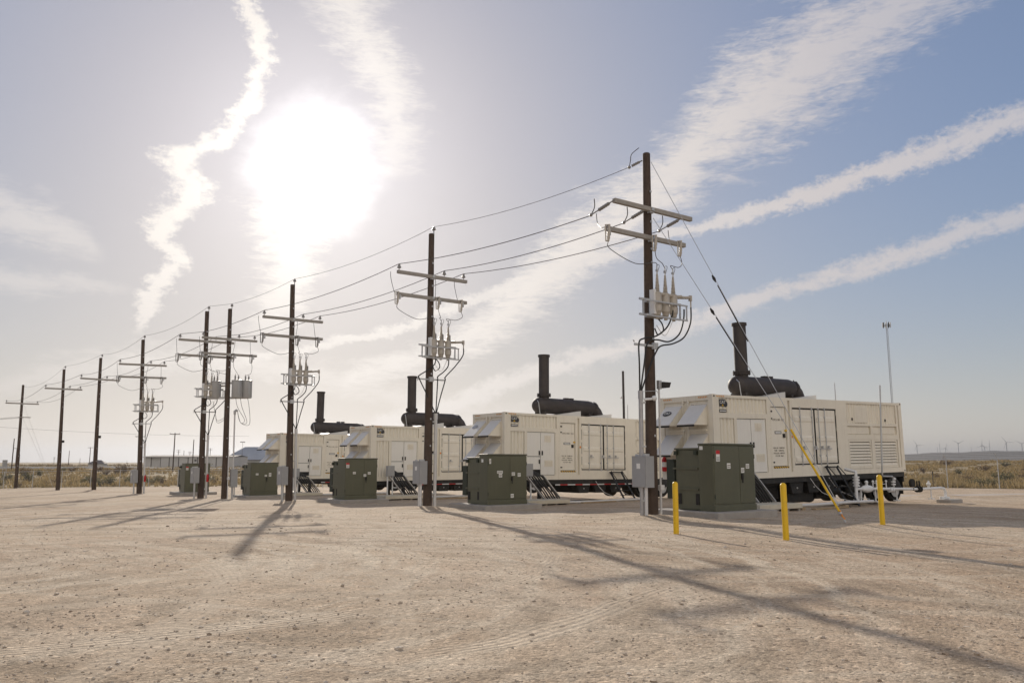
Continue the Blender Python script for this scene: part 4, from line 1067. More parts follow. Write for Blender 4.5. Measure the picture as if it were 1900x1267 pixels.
def pole(n):
    t = thing('utility_pole', PT[n], 'utility pole', (0, 0, 0), 0, 'wooden utility poles in a line')
    t.rotation_mode = 'QUATERNION'; t.location = PMAT[n].to_translation(); t.rotation_quaternion = PMAT[n].to_quaternion()
    part('shaft', 'pole_shaft', f_shaft, M['wood'], t, True)
    arm_m = M['arm']
    def at_(o, u=0, v=0, z=0, rz=0): o.location = (u, v, z); o.rotation_euler = (0, 0, rz); return o
    za = 8.65 if n != 9 else 8.48
    a = at_(part('arm', 'crossarm', f_arm, arm_m, t), .10 if n == 1 else 0, 0, za)
    at_(part('brace', 'arm_bracket', f_brace, M['galv'], t), 0, 0, za)
    if n == 1:
        for u in (-1.42, -.16, 1.28):                  # strain insulators holding the line ends
            m = MB(); p0 = Vector((u, -.16, za)); d = Vector((0, 1, -.17)).normalized()
            m.cyl(p0, p0+d*.20, .02, n=8); m.tube([p0+d*(.2+.045*i) for i in range(11)], [.055 if i % 2 else .04 for i in range(11)], 10); m.cyl(p0+d*.65, p0+d*.95, .018, n=8); m.ball(p0+d*1.0, .05, 8, 6)
            m.build('strain_insulator', M['porcelain'], t, smooth=True)
            cable(t, [p0+d*1.0, p0+d*.9+Vector((.05, 0, .2)), p0+d*.85+Vector((.0, 0, .42))], .014, 'jumper_wire', M['wire'], 6)
        m = MB(); p0 = Vector((-.1, .08, 10.18)); d = Vector((-.1, 1, -.12)).normalized()
        m.cyl(p0, p0+d*.2, .02, n=8); m.tube([p0+d*(.1+.04*i) for i in range(8)], [.045 if i % 2 else .03 for i in range(8)], 8); m.ball(p0+d*.5, .05, 8, 6); m.build('strain_insulator', M['porcelain'], t, smooth=True)
        cable(t, [p0+d*.5, p0+d*.4+Vector((-.05, 0, .15)), p0+d*.3+Vector((-.1, 0, .3)), p0+Vector((-.02, .1, .42))], .012, 'jumper_wire', M['wire'], 6)
    else:
        for u in (-1.45, .5, 1.38) if n != 9 else (-1.45, 1.38):
            at_(part('pin', 'pin_insulator', f_pin, M['porcelain'], t, True), u, -.16, za+.06)
        if n != 9:
            part('toppin', 'pole_top_bracket', f_toppin, M['galv'], t); part('topbell', 'pin_insulator', f_topbell, M['porcelain'], t, True)
    part('stepbolts', 'pole_bolts', f_steps, M['galv'], t)
    if n == 9:
        m = MB(); m.bx(-.25, .85, -.2, -.1, 7.05, 7.13); m.build('crossarm', arm_m, t)
        return t
    if n in (7, 8):
        m = MB(); m.bx(.14, .30, -.1, .02, 4.0, 4.2); m.bx(.08, .16, -.08, 0, 4.06, 4.12); m.build('security_light', M['gasket'], t)
        return t
    zl = 7.8
    at_(part('arm', 'crossarm', f_arm, arm_m, t), -.20 if n == 1 else 0, 0, zl); at_(part('brace', 'arm_bracket', f_brace, M['galv'], t), 0, 0, zl)
    tanks_u = (-.05, .26, .57)
    for j, u in enumerate((-1.42, .32, 1.34) if n > 1 else (-1.62, .12, 1.12)):
        c = at_(part('cut_a', 'fuse_cutout', f_cutout_arm, M['galv'], t), u, -.2, zl)
        part('cut_b', 'cutout_insulator', f_cutout_body, M['tan'] if n < 3 else M['porcelain'], c, True); part('cut_c', 'fuse_tube', f_cutout_tube, M['tan'] if n < 3 else M['wire'], c)
        uu = (-1.45, .5, 1.38)[j]
        top = Vector((u-.12, -.34, zl+.06)); src = Vector((uu, .55, 8.80 if n > 1 else 8.45))
        cable(t, [src, src+Vector((0, -.05, -.3)), top+Vector((.0, .3, -.02)), top], .011, 'jumper_wire', M['wire'], 5)
        bot = Vector((u-.17, -.34, zl-.42))
        if n != 4:
            tu = tanks_u[j]; end = Vector((tu, -.40, 6.92))
            mid = (bot+end)/2 + Vector((0, -.08, -.28 if j == 0 else (-.12 if j == 1 else -.15)))
            cable(t, [bot, bot+Vector((.06, 0, -.2)), mid, end+Vector((-.08, 0, .10)), end], .011, 'jumper_wire', M['wire'], 5)
        else:
            end = Vector((.25+.5*j-.3, -.2, 6.68)); cable(t, [bot, bot+Vector((.04, 0, -.3)), (bot+end)/2+Vector((.1, 0, -.25)), end], .011, 'jumper_wire', M['wire'], 5)
    if n != 4:
        fr = part('frame', 'recloser_frame', f_frame, M['galv'], t)
        part('pbox', 'recloser_control', f_panelbox, M['white'], fr)
        for j, u in enumerate(tanks_u):
            k = at_(part('tank', 'recloser_tank', f_tank, M['tan'], t, True), u, -.40, 0)
            part('bush', 'bushing', f_bush, M['tan'], k, True); part('term', 'terminal', f_term, M['galv'], k); part('sideb', 'side_bushing', f_sideb, M['tan'], k, True)
            ar = at_(part('arr', 'surge_arrester', f_arrester, M['porcelain'], t, True), u+.13, -.28, 0)
            cable(t, [(u+.13, -.28, 6.44), (u+.06, -.30, 6.62), (u+.13, -.36, 6.95), (u+.03, -.40, 6.98), (u, -.40, 6.92)], .008, 'jumper_wire', M['wire'], 5)
        m = MB(); m.tube([(.72+.035*i, -.42, 6.12+.004*i) for i in range(15)], [.048 if i % 2 else .036 for i in range(15)], 10); m.bx(1.20, 1.27, -.46, -.38, 6.08, 6.24); m.cyl((1.25, -.42, 6.1), (1.25, -.42, 5.85), .022, n=8); m.build('terminal_bar', M['tan'], t)
        left = (n == 1)
        so = part('standoff2' if left else 'standoff', 'cable_bracket', f_standoff2 if left else f_standoff, M['galv'], t)
        ru, rv = (-.42, -.06) if left else (.27, -.06)
        rs = at_(part('riser', 'riser_conduit', f_riser, M['pvc'] if n != 1 else M['rail'], t, True), ru, rv, 0)
        at_(part('rcl', 'conduit_clamp', f_rclamp, M['galv'], rs), 0, 0, 0, 0 if ru > 0 else math.pi)
        top = Vector((ru, rv, 3.42))
        if left:
            for j, (pts, b_) in enumerate((([(.50, -.46, 5.86), (.46, -.46, 5.60), (.28, -.42, 5.22), (-.05, -.32, 4.95), (-.42, -.22, 4.86)], (-.56, -.17, 4.72)),
                                           ([(.93, -.46, 5.80), (.92, -.44, 5.50), (.78, -.40, 5.08), (.45, -.32, 4.84), (.02, -.26, 4.86)], (-.26, -.19, 4.74)),
                                           ([(1.25, -.42, 5.90), (1.22, -.42, 5.45), (1.0, -.38, 5.02), (.62, -.32, 4.80), (.20, -.25, 4.70)], (.04, -.20, 4.50)))):
                b_ = Vector(b_)
                cable(t, [Vector(p_) for p_ in pts] + [b_, b_*.55+top*.45+Vector((-.01, 0, 0)), top+Vector((.03*(j-1), 0, 0))], .023)
        else:
            for j, (s, b_) in enumerate((((.02, -.42, 5.55), (-.50, -.13, 4.69)), ((.60, -.42, 5.50), (.28, -.15, 4.69)), ((1.25, -.42, 5.95), (.62, -.13, 4.69)))):
                s = Vector(s); b_ = Vector(b_)
                cable(t, [s, s+Vector((-.03, 0, -.3)), (s+b_)/2+Vector((.02, 0, -.1)), b_+Vector((0, 0, .12)), b_, (b_+top)/2+Vector((0, 0, 0)), top+Vector((.02*(j-1), 0, 0))], .022)
        cable(t, [(.12, -.2, 5.5), (.25, -.25, 5.35), (.30, -.25, 5.15), (.12, -.22, 5.02), (.05, -.17, 5.2)], .02, 'cable_loop')
        cable(t, [(.55, -.42, 5.5), (.42, -.3, 5.1), (.3, -.25, 5.02), (.13, -.16, 5.3)], .009, 'ground_wire', M['galv'], 5)
    else:
        # two transformer cans, platform beams reaching to the pair pole, tall meter conduit
        for (u, v) in ((.40, -.30), (.96, -.34)):
            k = at_(part('can', 'transformer_can', f_can, M['can'], t, True), u, v, 5.40)
            b1 = at_(part('canb', 'bushing', f_canb, M['porcelain'], k, True), -.1, 0, 0); b2 = at_(part('canb', 'bushing', f_canb, M['porcelain'], k, True), .1, .05, 0)
            part('canh', 'hanger_bracket', f_canh, M['can'], k)
        w2 = PMAT[4].inverted() @ (PMAT[5].to_translation() + Vector((0, 0, 6.2)))
        for z in (6.28, 5.45):
            m = MB(); m.bar((w2.x, w2.y-.16, z), (1.15, -.16, z), .08, .11); m.build('platform_beam', M['galv'], t)
        m = MB(); m.tube([(.42, -.05, -.2), (.42, -.05, 4.55)], .04, 10); m.build('riser_conduit', M['pvc'], t, smooth=True)
        m = MB(); m.tube([(.42, -.05, 4.5), (.42, -.05, 4.68), (.50, -.05, 4.74), (.58, -.05, 4.68)], [.06, .075, .07, .05], 10); m.build('weatherhead', M['galv'], t, smooth=True)
        for j, s in enumerate((.35, .6, 1.0)):
            cable(t, [(s, -.3, 5.5), (s+.12, -.3, 4.9), (.9+.14*j, -.25, 4.2-.12*j), (.72, -.15, 4.05), (.56, -.05, 4.68)], .012, 'service_cable', M['cable'], 6)
        for j in range(2):
            cable(t, [(w2.x+.3, w2.y-.2, 5.3), (w2.x+.45, w2.y-.2, 4.6), (w2.x*.45, -.2+w2.y*.5, 4.05+.12*j), (0, -.18, 4.35+.1*j)], .011, 'service_cable', M['cable'], 6)
        m = MB(); m.tube([(.1, -.2, -.2), (.1, -.2, 2.6)], .028, 8); m.bx(.05, .17, -.27, -.18, .95, 1.1); m.build('meter_conduit', M['pvc'], t, smooth=True)
        m = MB(); m.bx(.27, .62, -.22, .06, .55, 1.52); m.build('meter_cabinet', M['grey'], t, bevel=.01)
        m = MB(); m.tube([(.36, -.1, -.2), (.36, -.1, .56)], .04, 8); m.tube([(.5, -.1, -.2), (.5, -.1, .56)], .03, 8); m.build('cabinet_legs', M['galv'], t)
    if n == 5:
        k = at_(part('can', 'transformer_can', f_can, M['can'], t, True), .52, -.40, 5.42)
        at_(part('canb', 'bushing', f_canb, M['porcelain'], k, True), .06, 0, 0); at_(part('canb', 'bushing', f_canb, M['porcelain'], k, True), -.1, .05, 0)
    if n == 1:
        m = MB(); m.tube([(.22, -.12, -.1), (.22, -.12, .72)], .032, 8); m.tube([(.22, -.12, .86), (.22, -.12, 3.62)], .026, 8); m.build('light_conduit', M['pvc'], t, smooth=True)
        m = MB(); m.bx(.15, .29, -.20, -.06, .72, .86); m.build('outlet_box', M['pvc'], t)
        m = MB(); m.bx(.17, .27, -.18, -.08, 3.5, 3.74); m.build('junction_box', M['galv'], t)
        m = MB(); m.prism([(.27, 3.52), (.52, 3.55), (.58, 3.70), (.27, 3.70)], -.24, -.02); m.build('flood_light', M['gasket'], t)
        m = MB(); m.ball((-.10, -.26, 3.22), .075, 12, 8); m.cyl((-.16, -.22, 3.2), (-.36, -.12, 3.18), .035, n=8); m.build('camera_dome', M['white'], t, smooth=True)
        cable(t, [(-.40, -.06, 3.4), (-.1, -.19, 3.42), (.1, -.19, 3.40), (.16, -.18, 3.0), (.15, -.19, 1.2), (.15, -.19, .1)], .008, 'ground_wire', M['galv'], 5)
    return t
for n in PL: pole(n)
# grey control cabinets strapped to the poles
for n, lb in ((1, 'grey electrical cabinet on the left of the nearest wooden pole, on pale conduit legs'), (2, 'grey electrical cabinet on the left of the second nearest pole, above thin legs'),
              (3, 'grey electrical cabinet on the left of the third nearest pole, before a dark olive transformer'), (5, 'grey electrical cabinet left of the close pair of poles, before the farthest transformer'),
              (6, 'pale grey electrical cabinet left of the pole with the small recloser, by the rear fence')):
    t = thing('electrical_cabinet', lb, 'electrical cabinet', (0, 0, 0), 0, 'grey cabinets on the poles'); t.rotation_mode = 'QUATERNION'
    t.location = PMAT[n].to_translation(); t.rotation_quaternion = PMAT[n].to_quaternion()
    part('cab', 'housing', f_cab, M['grey'], t); d = part('cabd', 'door', f_cabdoor, M['grey'], t); part('cabs', 'sticker', f_cabsticker, M['label'], d)
    part('cabf', 'conduit_hub', f_cabfeet, M['galv'], t); part('cabl', 'conduit_leg', f_cablegs, M['pvc'] if n < 3 else M['galv'], t)
for n, lb in ((6, 'red fire extinguisher on a short post right of the pole with the small recloser'), (5, 'red fire extinguisher beside the left pole of the close pair')):
    p = PP(n, .30, -.12, .85); extinguisher(p, 0, lb, False).scale = (.8, .8, .8)

# conductors -------------------------------------------------------------------
def span(a, b, sag, n=18): return [a.lerp(b, i/n) - Vector((0, 0, sag*4*(i/n)*(1-i/n))) for i in range(n+1)]
def conductor(pts, r, sag, label):
    out = []
    for a, b_ in zip(pts[:-1], pts[1:]):
        L__ = (b_-a).length; s = span(a, b_, sag*L__*L__/110)
        out += s[:-1]
    out.append(pts[-1])
    m = MB(); m.tube(out, r, 6); o = m.build('power_line', M['wire'], smooth=True)
    tag(o, label, 'power line', 'overhead power lines')
order = [2, 3, 4, 5, 6, 7, 8]
conductor([PP(1, -.15, .56, 10.12)] + [PP(n, .10, 0, 10.70) for n in order] + [PP(9, 0, 0, 10.2)], .008, .25, 'thin top wire running from pole top to pole top')
for u1, u, z9u, lb in ((-1.42, -1.45, -1.45, 'power line carried on the left ends of the upper crossarms'), (-.16, .5, .3, 'power line carried right of centre on the upper crossarms'), (1.28, 1.38, 1.38, 'power line carried on the right ends of the upper crossarms')):
    conductor([PP(1, u1, .83, 8.47)] + [PP(n, u, -.16, 8.96) for n in order] + [PP(9, z9u, -.16, 8.72)], .0125, .22, lb)
for i, (u, z, off) in enumerate(((-.2, 7.12, 0), (.3, 7.12, 1), (.8, 7.12, 2))):
    a = PP(9, u, -.15, z); b_ = a + Vector((-34, -4-off*.5, -.1*off))
    m = MB(); m.tube(span(a, b_, .8), .012, 6); o = m.build('service_line', M['wire'], smooth=True); tag(o, 'service line leaving the leftmost pole towards the left edge', 'power line', 'service lines off the leftmost pole')
    m = MB()

gx, gy = -47.6, 84.0
for zz, lb in ((8.5, 'faint guy wire sloping right from the leftmost pole'), (7.1, 'faint lower guy wire of the leftmost pole')):
    a = PP(9, .15, 0, zz); b_ = Vector((gx, gy, gz(gx, gy))); m = MB(); m.tube([a, b_], .009, 5); o = m.build('guy_wire', M['steelwire'], smooth=True); tag(o, lb, 'guy wire', 'guy wires of the leftmost pole')
# guy wires and guard on the nearest pole
anchor = Vector((7.63, 18.63, gz(7.63, 18.63)))
for (u, v, z, lb) in ((.13, -.05, 10.15, 'upper guy wire from the top of the nearest pole down to the yellow guard'), (.15, -.08, 8.45, 'lower guy wire from beneath the upper crossarm of the nearest pole')):
    a = PP(1, u, v, z); d = (anchor-a)
    t = thing('guy_wire', lb, 'guy wire', tuple(anchor), 0, 'guy wires of the nearest pole')
    m = MB(); m.tube([a-anchor, Vector((0, 0, .1)) + (a-anchor).normalized()*.3], .0085, 6); m.build('strand', M['steelwire'], t, smooth=True)
    f = .38 if z > 9 else .36
    m = MB(); c = a-anchor+d*f; m.tube([c-d.normalized()*.11, c, c+d.normalized()*.11], [.02, .045, .02], 8); m.build('strain_insulator', M['gasket'], t, smooth=True)
    m = MB(); c2 = a-anchor+d*(f+.02); m.tube([c2, c2+d*.16], .014, 6); m.build('grip', M['gasket'], t, smooth=True)
dirn = (PP(1, .13, -.05, 9.2)-anchor); dn = dirn.normalized()
t = thing('guy_guard', 'yellow plastic guard leaning over the lower end of the guy wires between two bollards', 'guy guard', tuple(anchor))
m = MB(); m.tube([dn*.24, dn*2.45], .027, 10); m.build('sleeve', M['yellow'], t, smooth=True)
m = MB(); m.tube([dn*-.15, dn*.26], .018, 8); m.ball(dn*.22, .05, 8, 6); m.build('anchor_rod', M['galv'], t, smooth=True)
m = MB(); m.tube([dn*.18+Vector((-.03, 0, .1)), dn*.14, dn*.08+Vector((.02, -.02, -.01))], .02, 6); m.build('orange_ribbon', M['orange'], t)

# ------------------------------------------------------------------ bollards
for (x, y, h, lb) in ((3.28, 16.3, 1.03, 'left yellow bollard, before the nearest green transformer'), (5.06, 15.08, 1.04, 'middle yellow bollard, nearest to the viewer'), (8.17, 17.96, 1.085, 'right yellow bollard, before the white gas pipes')):
    r = .056; m = MB()
    m.tube([(0, 0, -.3), (0, 0, h-.05)] + [(0, 0, h-.05+.05*math.sin(a)) for a in (.5, 1.0, 1.3, 1.5)], [r, r] + [r*math.cos(a) for a in (.5, 1.0, 1.3, 1.5)], 20)
    o = m.build('bollard', M['yellow'], smooth=True, ang=60); o.location = (x, y, gz(x, y)); o.rotation_euler = (R(random.uniform(-.4, .4)), R(random.uniform(-.4, .4)), 0)
    tag(o, lb, 'bollard', 'yellow bollards')

# ------------------------------------------------------------------ fences
def fence(name, pts, h, label, barb=False, arm_dir=(0, 1)):
    x0, y0 = pts[0]; z0 = gz(x0, y0); x1, y1 = pts[-1]
    ang = math.atan2(y1-y0, x1-x0)
    t = thing(name, label, 'fence', (x0, y0, z0), ang)
    inv = Matrix.Rotation(-ang, 4, 'Z')
    loc = [inv @ Vector((x-x0, y-y0, gz(x, y)-z0)) for x, y in pts]
    tops = []
    for p in loc:
        m = MB(); m.cyl(p-Vector((0, 0, .2)), p+Vector((0, 0, h)), .033, n=8); m.ball(p+Vector((0, 0, h)), .04, 6, 4); tops.append(p+Vector((0, 0, h)))
        if barb: m.cyl(p+Vector((0, 0, h)), p+Vector((.02, -.3, h+.38)), .02, n=6)
        m.build('fence_post', M['galv'], t, smooth=True)
    m = MB(); m.tube([p-Vector((0, 0, .04)) for p in tops], .021, 6); m.build('top_rail', M['galv'], t, smooth=True)
    m = MB(); vs = []
    for p in loc: vs += [p+Vector((0, .04, .03)), p+Vector((0, .04, h-.03))]
    m.add(vs, [(2*i, 2*i+2, 2*i+3, 2*i+1) for i in range(len(loc)-1)]); m.build('chain_mesh', M['chain'], t)
    if barb:
        m = MB()
        for f in (.35, .7, 1.0): m.tube([p+Vector((.02*f, -.3*f, .38*f)) for p in tops], .006, 4)
        m.build('barbed_wire', M['wire'], t)
fence('chain_link_fence', [(-62.6+3.05*i, 85.0) for i in range(22)], 1.78, 'galvanised chain link fence along the rear of the yard at the left')
fence('chain_link_fence', [(33.4+1.9*i, 62-3.4*i) for i in range(-6, 5)], 2.2, 'tall chain link fence with barbed wire arms at the right', True)
p = (azp(1712, 66), 66)
m = MB(); m.bar((0, 0, -.1), (0, 0, 1.3), .05, .05); m.bx(-.04, .04, -.03, -.025, 1.1, 1.28); o = m.build('marker_stake', M['gasket']); o.location = (*p, gz(*p)); tag(o, 'thin dark stake standing in the grass behind the right gas pipe', 'stake')
p = (azp(17, 97), 97)
m = MB(); m.tube([(0, 0, -.1), (0, 0, 1.3), (0, 0, 1.36)], [.08, .08, .03], 8); o = m.build('marker_post', M['yellow'], smooth=True); o.location = (*p, gz(*p)); tag(o, 'yellow marker post among the shrubs at the far left', 'marker post')
p = (azp(370, 84.9), 84.9)

# ------------------------------------------------------------------ background buildings
def far_pt(px, Y): x = azp(px, Y); return x, Y, gz(x, Y)
x, y, z = far_pt(312, 420)
t = thing('warehouse', 'long low pale metal warehouse with brown posts behind the poles at the left', 'warehouse', (x, y, z), 0)
Lw = 38
m = MB(); m.bx(0, Lw, 0, 22, 0, 5.4); m.prism([(0, 0.0), (22, 0), (22, 5.4), (11, 6.2), (0, 5.4)], 0, -.01, 'yz') if False else None
m.build('wall', M['shed'], t)
m = MB(); m.add([(-9.6, -.6, 5.4), (Lw+.4, -.6, 5.4), (Lw+.4, 11, 6.3), (-9.6, 11, 6.3), (-9.6, 22.6, 5.4), (Lw+.4, 22.6, 5.4), (-9.6, -.6, 5.15), (Lw+.4, -.6, 5.15)], [(0, 1, 2, 3), (3, 2, 5, 4), (6, 7, 1, 0), (0, 3, 4)]); m.build('roof', M['roof_dark'], t)
m = MB(); m.bx(-9.2, -.02, 1.0, 20, 0, 5.38); m.build('end_bay', M['shed'], t)
for i in range(9):
    xx = -5.6+i*4.9
    m = MB(); yy = -.12 if xx > 0 else .88; m.bx(xx, xx+.45, yy, yy+.11, 0, 5.1); m.build('door_post', M['shed_dark'], t)
m = MB(); m.bx(17.5, 18.6, -.06, .0, 3.0, 4.1); m.build('vent_opening', M['shed_dark'], t)

x, y, z = far_pt(427, 620)
t = thing('large_shed', 'large blue-grey shed with a sloping hipped roof behind the farthest container', 'shed', (x, y, z), 0)
m = MB(); m.bx(3, 62, 2, 40, 0, 4.2); m.build('wall', M['shed'], t)
m = MB(); b0 = [(0, -1, 4.2), (65, -1, 4.2), (65, 43, 4.2), (0, 43, 4.2)]; tp = [(11, 14, 14.2), (54, 14, 14.2), (54, 28, 14.2), (11, 28, 14.2)]
m.add(b0+tp+[(4, 4.5, 8.6), (61, 4.5, 8.6), (61, 37.5, 8.6), (4, 37.5, 8.6)], [(0, 1, 9, 8), (1, 2, 10, 9), (2, 3, 11, 10), (3, 0, 8, 11), (8, 9, 5, 4), (9, 10, 6, 5), (10, 11, 7, 6), (11, 8, 4, 7), (4, 5, 6, 7)]); m.build('roof', M['roof_blue'], t)
m = MB(); m.bx(-.3, 65.3, -1.35, -1.02, 3.7, 4.25); m.build('eave', M['shed_dark'], t)
def light_mast(px, Y, h, label):
    x, y, z = far_pt(px, Y); t = thing('light_mast', label, 'light mast', (x, y, z), 0, 'distant light masts')
    m = MB(); m.cyl((0, 0, -.2), (0, 0, h), .16, .1, 8); m.build('mast', M['shed_dark'], t)
    m = MB(); m.bx(-1.6, 1.6, -.06, .06, h-.1, h+.05); m.build('lamp_bar', M['shed_dark'], t)
    for k in range(4):
        m = MB(); m.bx(-1.6+k*.9, -1.1+k*.9, -.3, .1, h+.05, h+.6); m.build('flood_lamp', M['shed_dark'], t)
light_mast(459, 560, 16.2, 'light mast with lamps standing before the large blue-grey shed')
x, y, z = far_pt(198, 330)
t = thing('house', 'small house with a dark low roof on the left skyline', 'house', (x, y, z), .25)
m = MB(); m.bx(-2.9, 2.9, -3, 3, -.5, 1.9); m.build('wall', M['shed'], t)
m = MB(); m.add([(-3.3, -3.4, 1.85), (3.3, -3.4, 1.85), (3.3, 3.4, 1.85), (-3.3, 3.4, 1.85), (-1.2, 0, 3.3), (1.2, 0, 3.3)], [(0, 1, 5, 4), (1, 2, 5), (2, 3, 4, 5), (3, 0, 4)]); m.build('roof', M['roof_dark'], t)
x, y, z = far_pt(2, 150)
t = thing('kiosk', 'small dark roofed kiosk at the left edge behind the fence', 'kiosk', (x, y, z), 0)
m = MB(); m.bx(-.5, .4, -.6, .6, 0, 1.7); m.build('wall', M['red'], t); m = MB(); m.bx(-.9, .7, -.9, .9, 1.7, 1.95); m.build('roof', M['roof_dark'], t)
x, y, z = far_pt(29, 120)
t = thing('site_sign', 'grey square sign board on posts left of the leftmost pole', 'sign', (x, y, z), 0)
m = MB(); m.bx(-.35, .35, -.04, .04, 2.0, 3.0); m.build('board', M['grey'], t)
for xx in (-.25, .25): m = MB(); m.bar((xx, .07, -.1), (xx, .07, 2.9), .06, .06); m.build('leg', M['galv'], t)

# distant poles
def far_pole(px, ytop, cross, label, group='distant poles on the left skyline', lamps=False, Yd=None):
    up = 857-ytop; Y = Yd or min(900, 7.4*1478/up); x, y, z = far_pt(px, Y); h = Z0 + up/1478*Y - z
    t = thing('distant_pole', label, 'utility pole', (x, y, z), random.uniform(-.1, .2), group)
    r = .13+.00012*Y
    m = MB(); m.cyl((0, 0, -.3), (0, 0, h), r*1.2, r*.8, 8); m.build('pole_shaft', M['wood'], t, smooth=True)
    for k in range(cross):
        m = MB(); m.bx(-1.3, 1.3, -.15, .0, h-.35-1.1*k, h-.18-1.1*k); m.build('crossarm', M['wood'], t)
        m = MB()
        for xx in (-1.2, 0, 1.2): m.cyl((xx, -.07, h-.18-1.1*k), (xx, -.07, h+.05-1.1*k), .06, n=6)
        m.build('insulators', M['porcelain'], t)
    if lamps:
        m = MB(); m.bx(-.7, .7, -.3, .1, h-.1, h+.15); m.bx(-.6, .6, -.3, .1, h-.9, h-.6); m.build('flood_lamp', M['gasket'], t)
far_pole(42, 814, 0, 'bare distant pole just right of the leftmost pole')
far_pole(48.5, 831, 1, 'distant pole with a small crossarm right of the leftmost pole')
far_pole(55, 843, 0, 'short bare distant pole right of a small crossarm pole', )
far_pole(118, 848, 3, 'short distant pole with several crossarms behind the second pole from the left')
far_pole(144.5, 836, 0, 'bare distant pole midway between the second and third poles from the left')
far_pole(165, 850, 0, 'tiny distant pole left of the third pole from the left')
far_pole(182.5, 830, 1, 'distant T shaped pole right of the third pole from the left')
far_pole(271.8, 809, 1, 'distant crossarm pole right of the pole with the small recloser')
far_pole(275.5, 818, 0, 'distant pole with flood lamps right of the pole with the small recloser', lamps=True)
far_pole(334.7, 804, 1, 'distant leaning pole with a short crossarm before the warehouse')
far_pole(369.8, 816, 0, 'bare distant pole left of the close pair of poles')
far_pole(343, 835, 2, 'small double crossarm pole above the warehouse roof', Yd=560)
far_pole(353, 836, 0, 'small bare pole above the warehouse roof', Yd=560)
far_pole(364, 838, 2, 'second small double crossarm pole above the warehouse roof, left of the close pair', Yd=600)
far_pole(397, 832, 2, 'left post of the twin poles above the warehouse roof', Yd=560)
far_pole(401, 832, 2, 'right post of the twin poles above the warehouse roof', Yd=560)
a = Vector((azp(-60, 260), 260, Z0+12.2)); b_ = Vector((azp(470, 300), 300, Z0+9.6))
m = MB(); m.tube(span(a, b_, 1.0, 24), .03, 5); o = m.build('power_line', M['wire'], smooth=True); tag(o, 'faint distant power line crossing the left sky low above the warehouse', 'power line')

# lamp post behind the second container, radio tower, turbines
x, y = azp(1155, 60), 60.0; z = gz(x, y)
t = thing('lamp_post', 'slim dark post with a small lamp rising behind the second nearest container', 'lamp post', (x, y, z))
m = MB(); m.cyl((0, 0, -.2), (0, 0, Z0+166/1478*60.6-z), .10, .085, 12); m.build('post', M['stack'], t, smooth=True)
m = MB(); zz = Z0+117/1478*60.6; m.ball((-.18, -.1, zz-z), .08, 8, 6); m.bar((0, 0, zz-z), (-.15, -.08, zz-z), .04, .04); m.build('lamp', M['white'], t, smooth=True)

def tower():
    Y = 350.; x, y, z = far_pt(1648, Y); Hh = Z0 + (857-607)/1478*Y*1.0 - z + 2.5
    t = thing('radio_tower', 'thin pale lattice radio tower with antenna panels at its top, behind the nearest container', 'radio tower', (x, y, z))
    cs = [(.42*math.cos(a), .42*math.sin(a)) for a in (math.pi/2, math.pi*7/6, math.pi*11/6)]
    m = MB()
    for cx_, cy_ in cs: m.cyl((cx_, cy_, -.5), (cx_, cy_, Hh-2), .07, n=5)
    m.build('tower_leg', M['antenna'], t)
    m = MB(); k = 0; zc = 0
    while zc < Hh-3.5:
        for i in range(3):
            a_, b2 = cs[i], cs[(i+1) % 3]
            m.cyl((*a_, zc), (*b2, zc+1.7), .06, n=4, caps=False); m.cyl((*b2, zc), (*b2, zc), .04, n=4, caps=False) if False else None
            m.cyl((*a_, zc+1.7), (*b2, zc+1.7), .04, n=4, caps=False)
        zc += 1.7
    m.build('lattice_brace', M['antenna'], t)
    m = MB()
    for i in range(6):
        a = i*math.pi/3; m.cyl((0, 0, Hh-1.5), (1.5*math.cos(a), 1.5*math.sin(a), Hh-1.5), .06, n=4); m.cyl((1.5*math.cos(a), 1.5*math.sin(a), Hh-1.5), (1.5*math.cos(a+math.pi/3), 1.5*math.sin(a+math.pi/3), Hh-1.5), .06, n=4)
    m.cyl((0, 0, Hh-3), (0, 0, Hh+.6), .1, n=6); m.build('platform', M['antenna'], t)
    for i in range(9):
        a = i*2*math.pi/9; m = MB(); c_, s_ = 1.6*math.cos(a), 1.6*math.sin(a); m.bx(c_-.17, c_+.17, s_-.12, s_+.12, Hh-2.5, Hh-.3); m.build('antenna_panel', M['gasket'] if i % 2 else M['antenna'], t)
tower()

def f_tower(m): m.tube([(0, 0, -30), (0, 0, 78)], [2.3, 1.25], 10)
def f_nac(m): m.bx(-1.8, 1.8, -3, 7, 77.5, 81.5)
def f_blade(m): m.add([(-.9, 0, 1), (.9, 0, 1), (1.4, 0, 7), (-.5, 0, 7), (-.9, .8, 1), (.9, .8, 1), (1.2, .5, 7), (-.5, .5, 7), (-.15, 0, 36), (.25, 0, 36), (.25, .2, 36), (-.15, .2, 36)],
                      [(0, 1, 2, 3), (5, 4, 7, 6), (3, 2, 9, 8), (6, 7, 11, 10), (1, 5, 6, 2), (4, 0, 3, 7), (2, 6, 10, 9), (7, 3, 8, 11), (8, 9, 10, 11)])
def turbine(px, hub, ang, s, label, blades=True):
    Y = 4300; x = azp(px, Y); z = Z0 + (857-hub)/1478*Y*1.0 - 79.5*s
    t = thing('wind_turbine', label, 'wind turbine', (x, Y, z), R(random.uniform(-25, -5)), 'wind turbines on the hill'); t.scale = (s, s, s)
    part('ttower', 'tower', f_tower, M['turb'], t, True)
    part('tnac', 'nacelle', f_nac, M['turb'], t)
    for k in range(3):
        if not blades and k: continue
        b = part('tblade', 'blade', f_blade, M['turb'], t); b.location = (0, -3.6, 79.5); b.rotation_euler = (0, R(ang+120*k), 0)
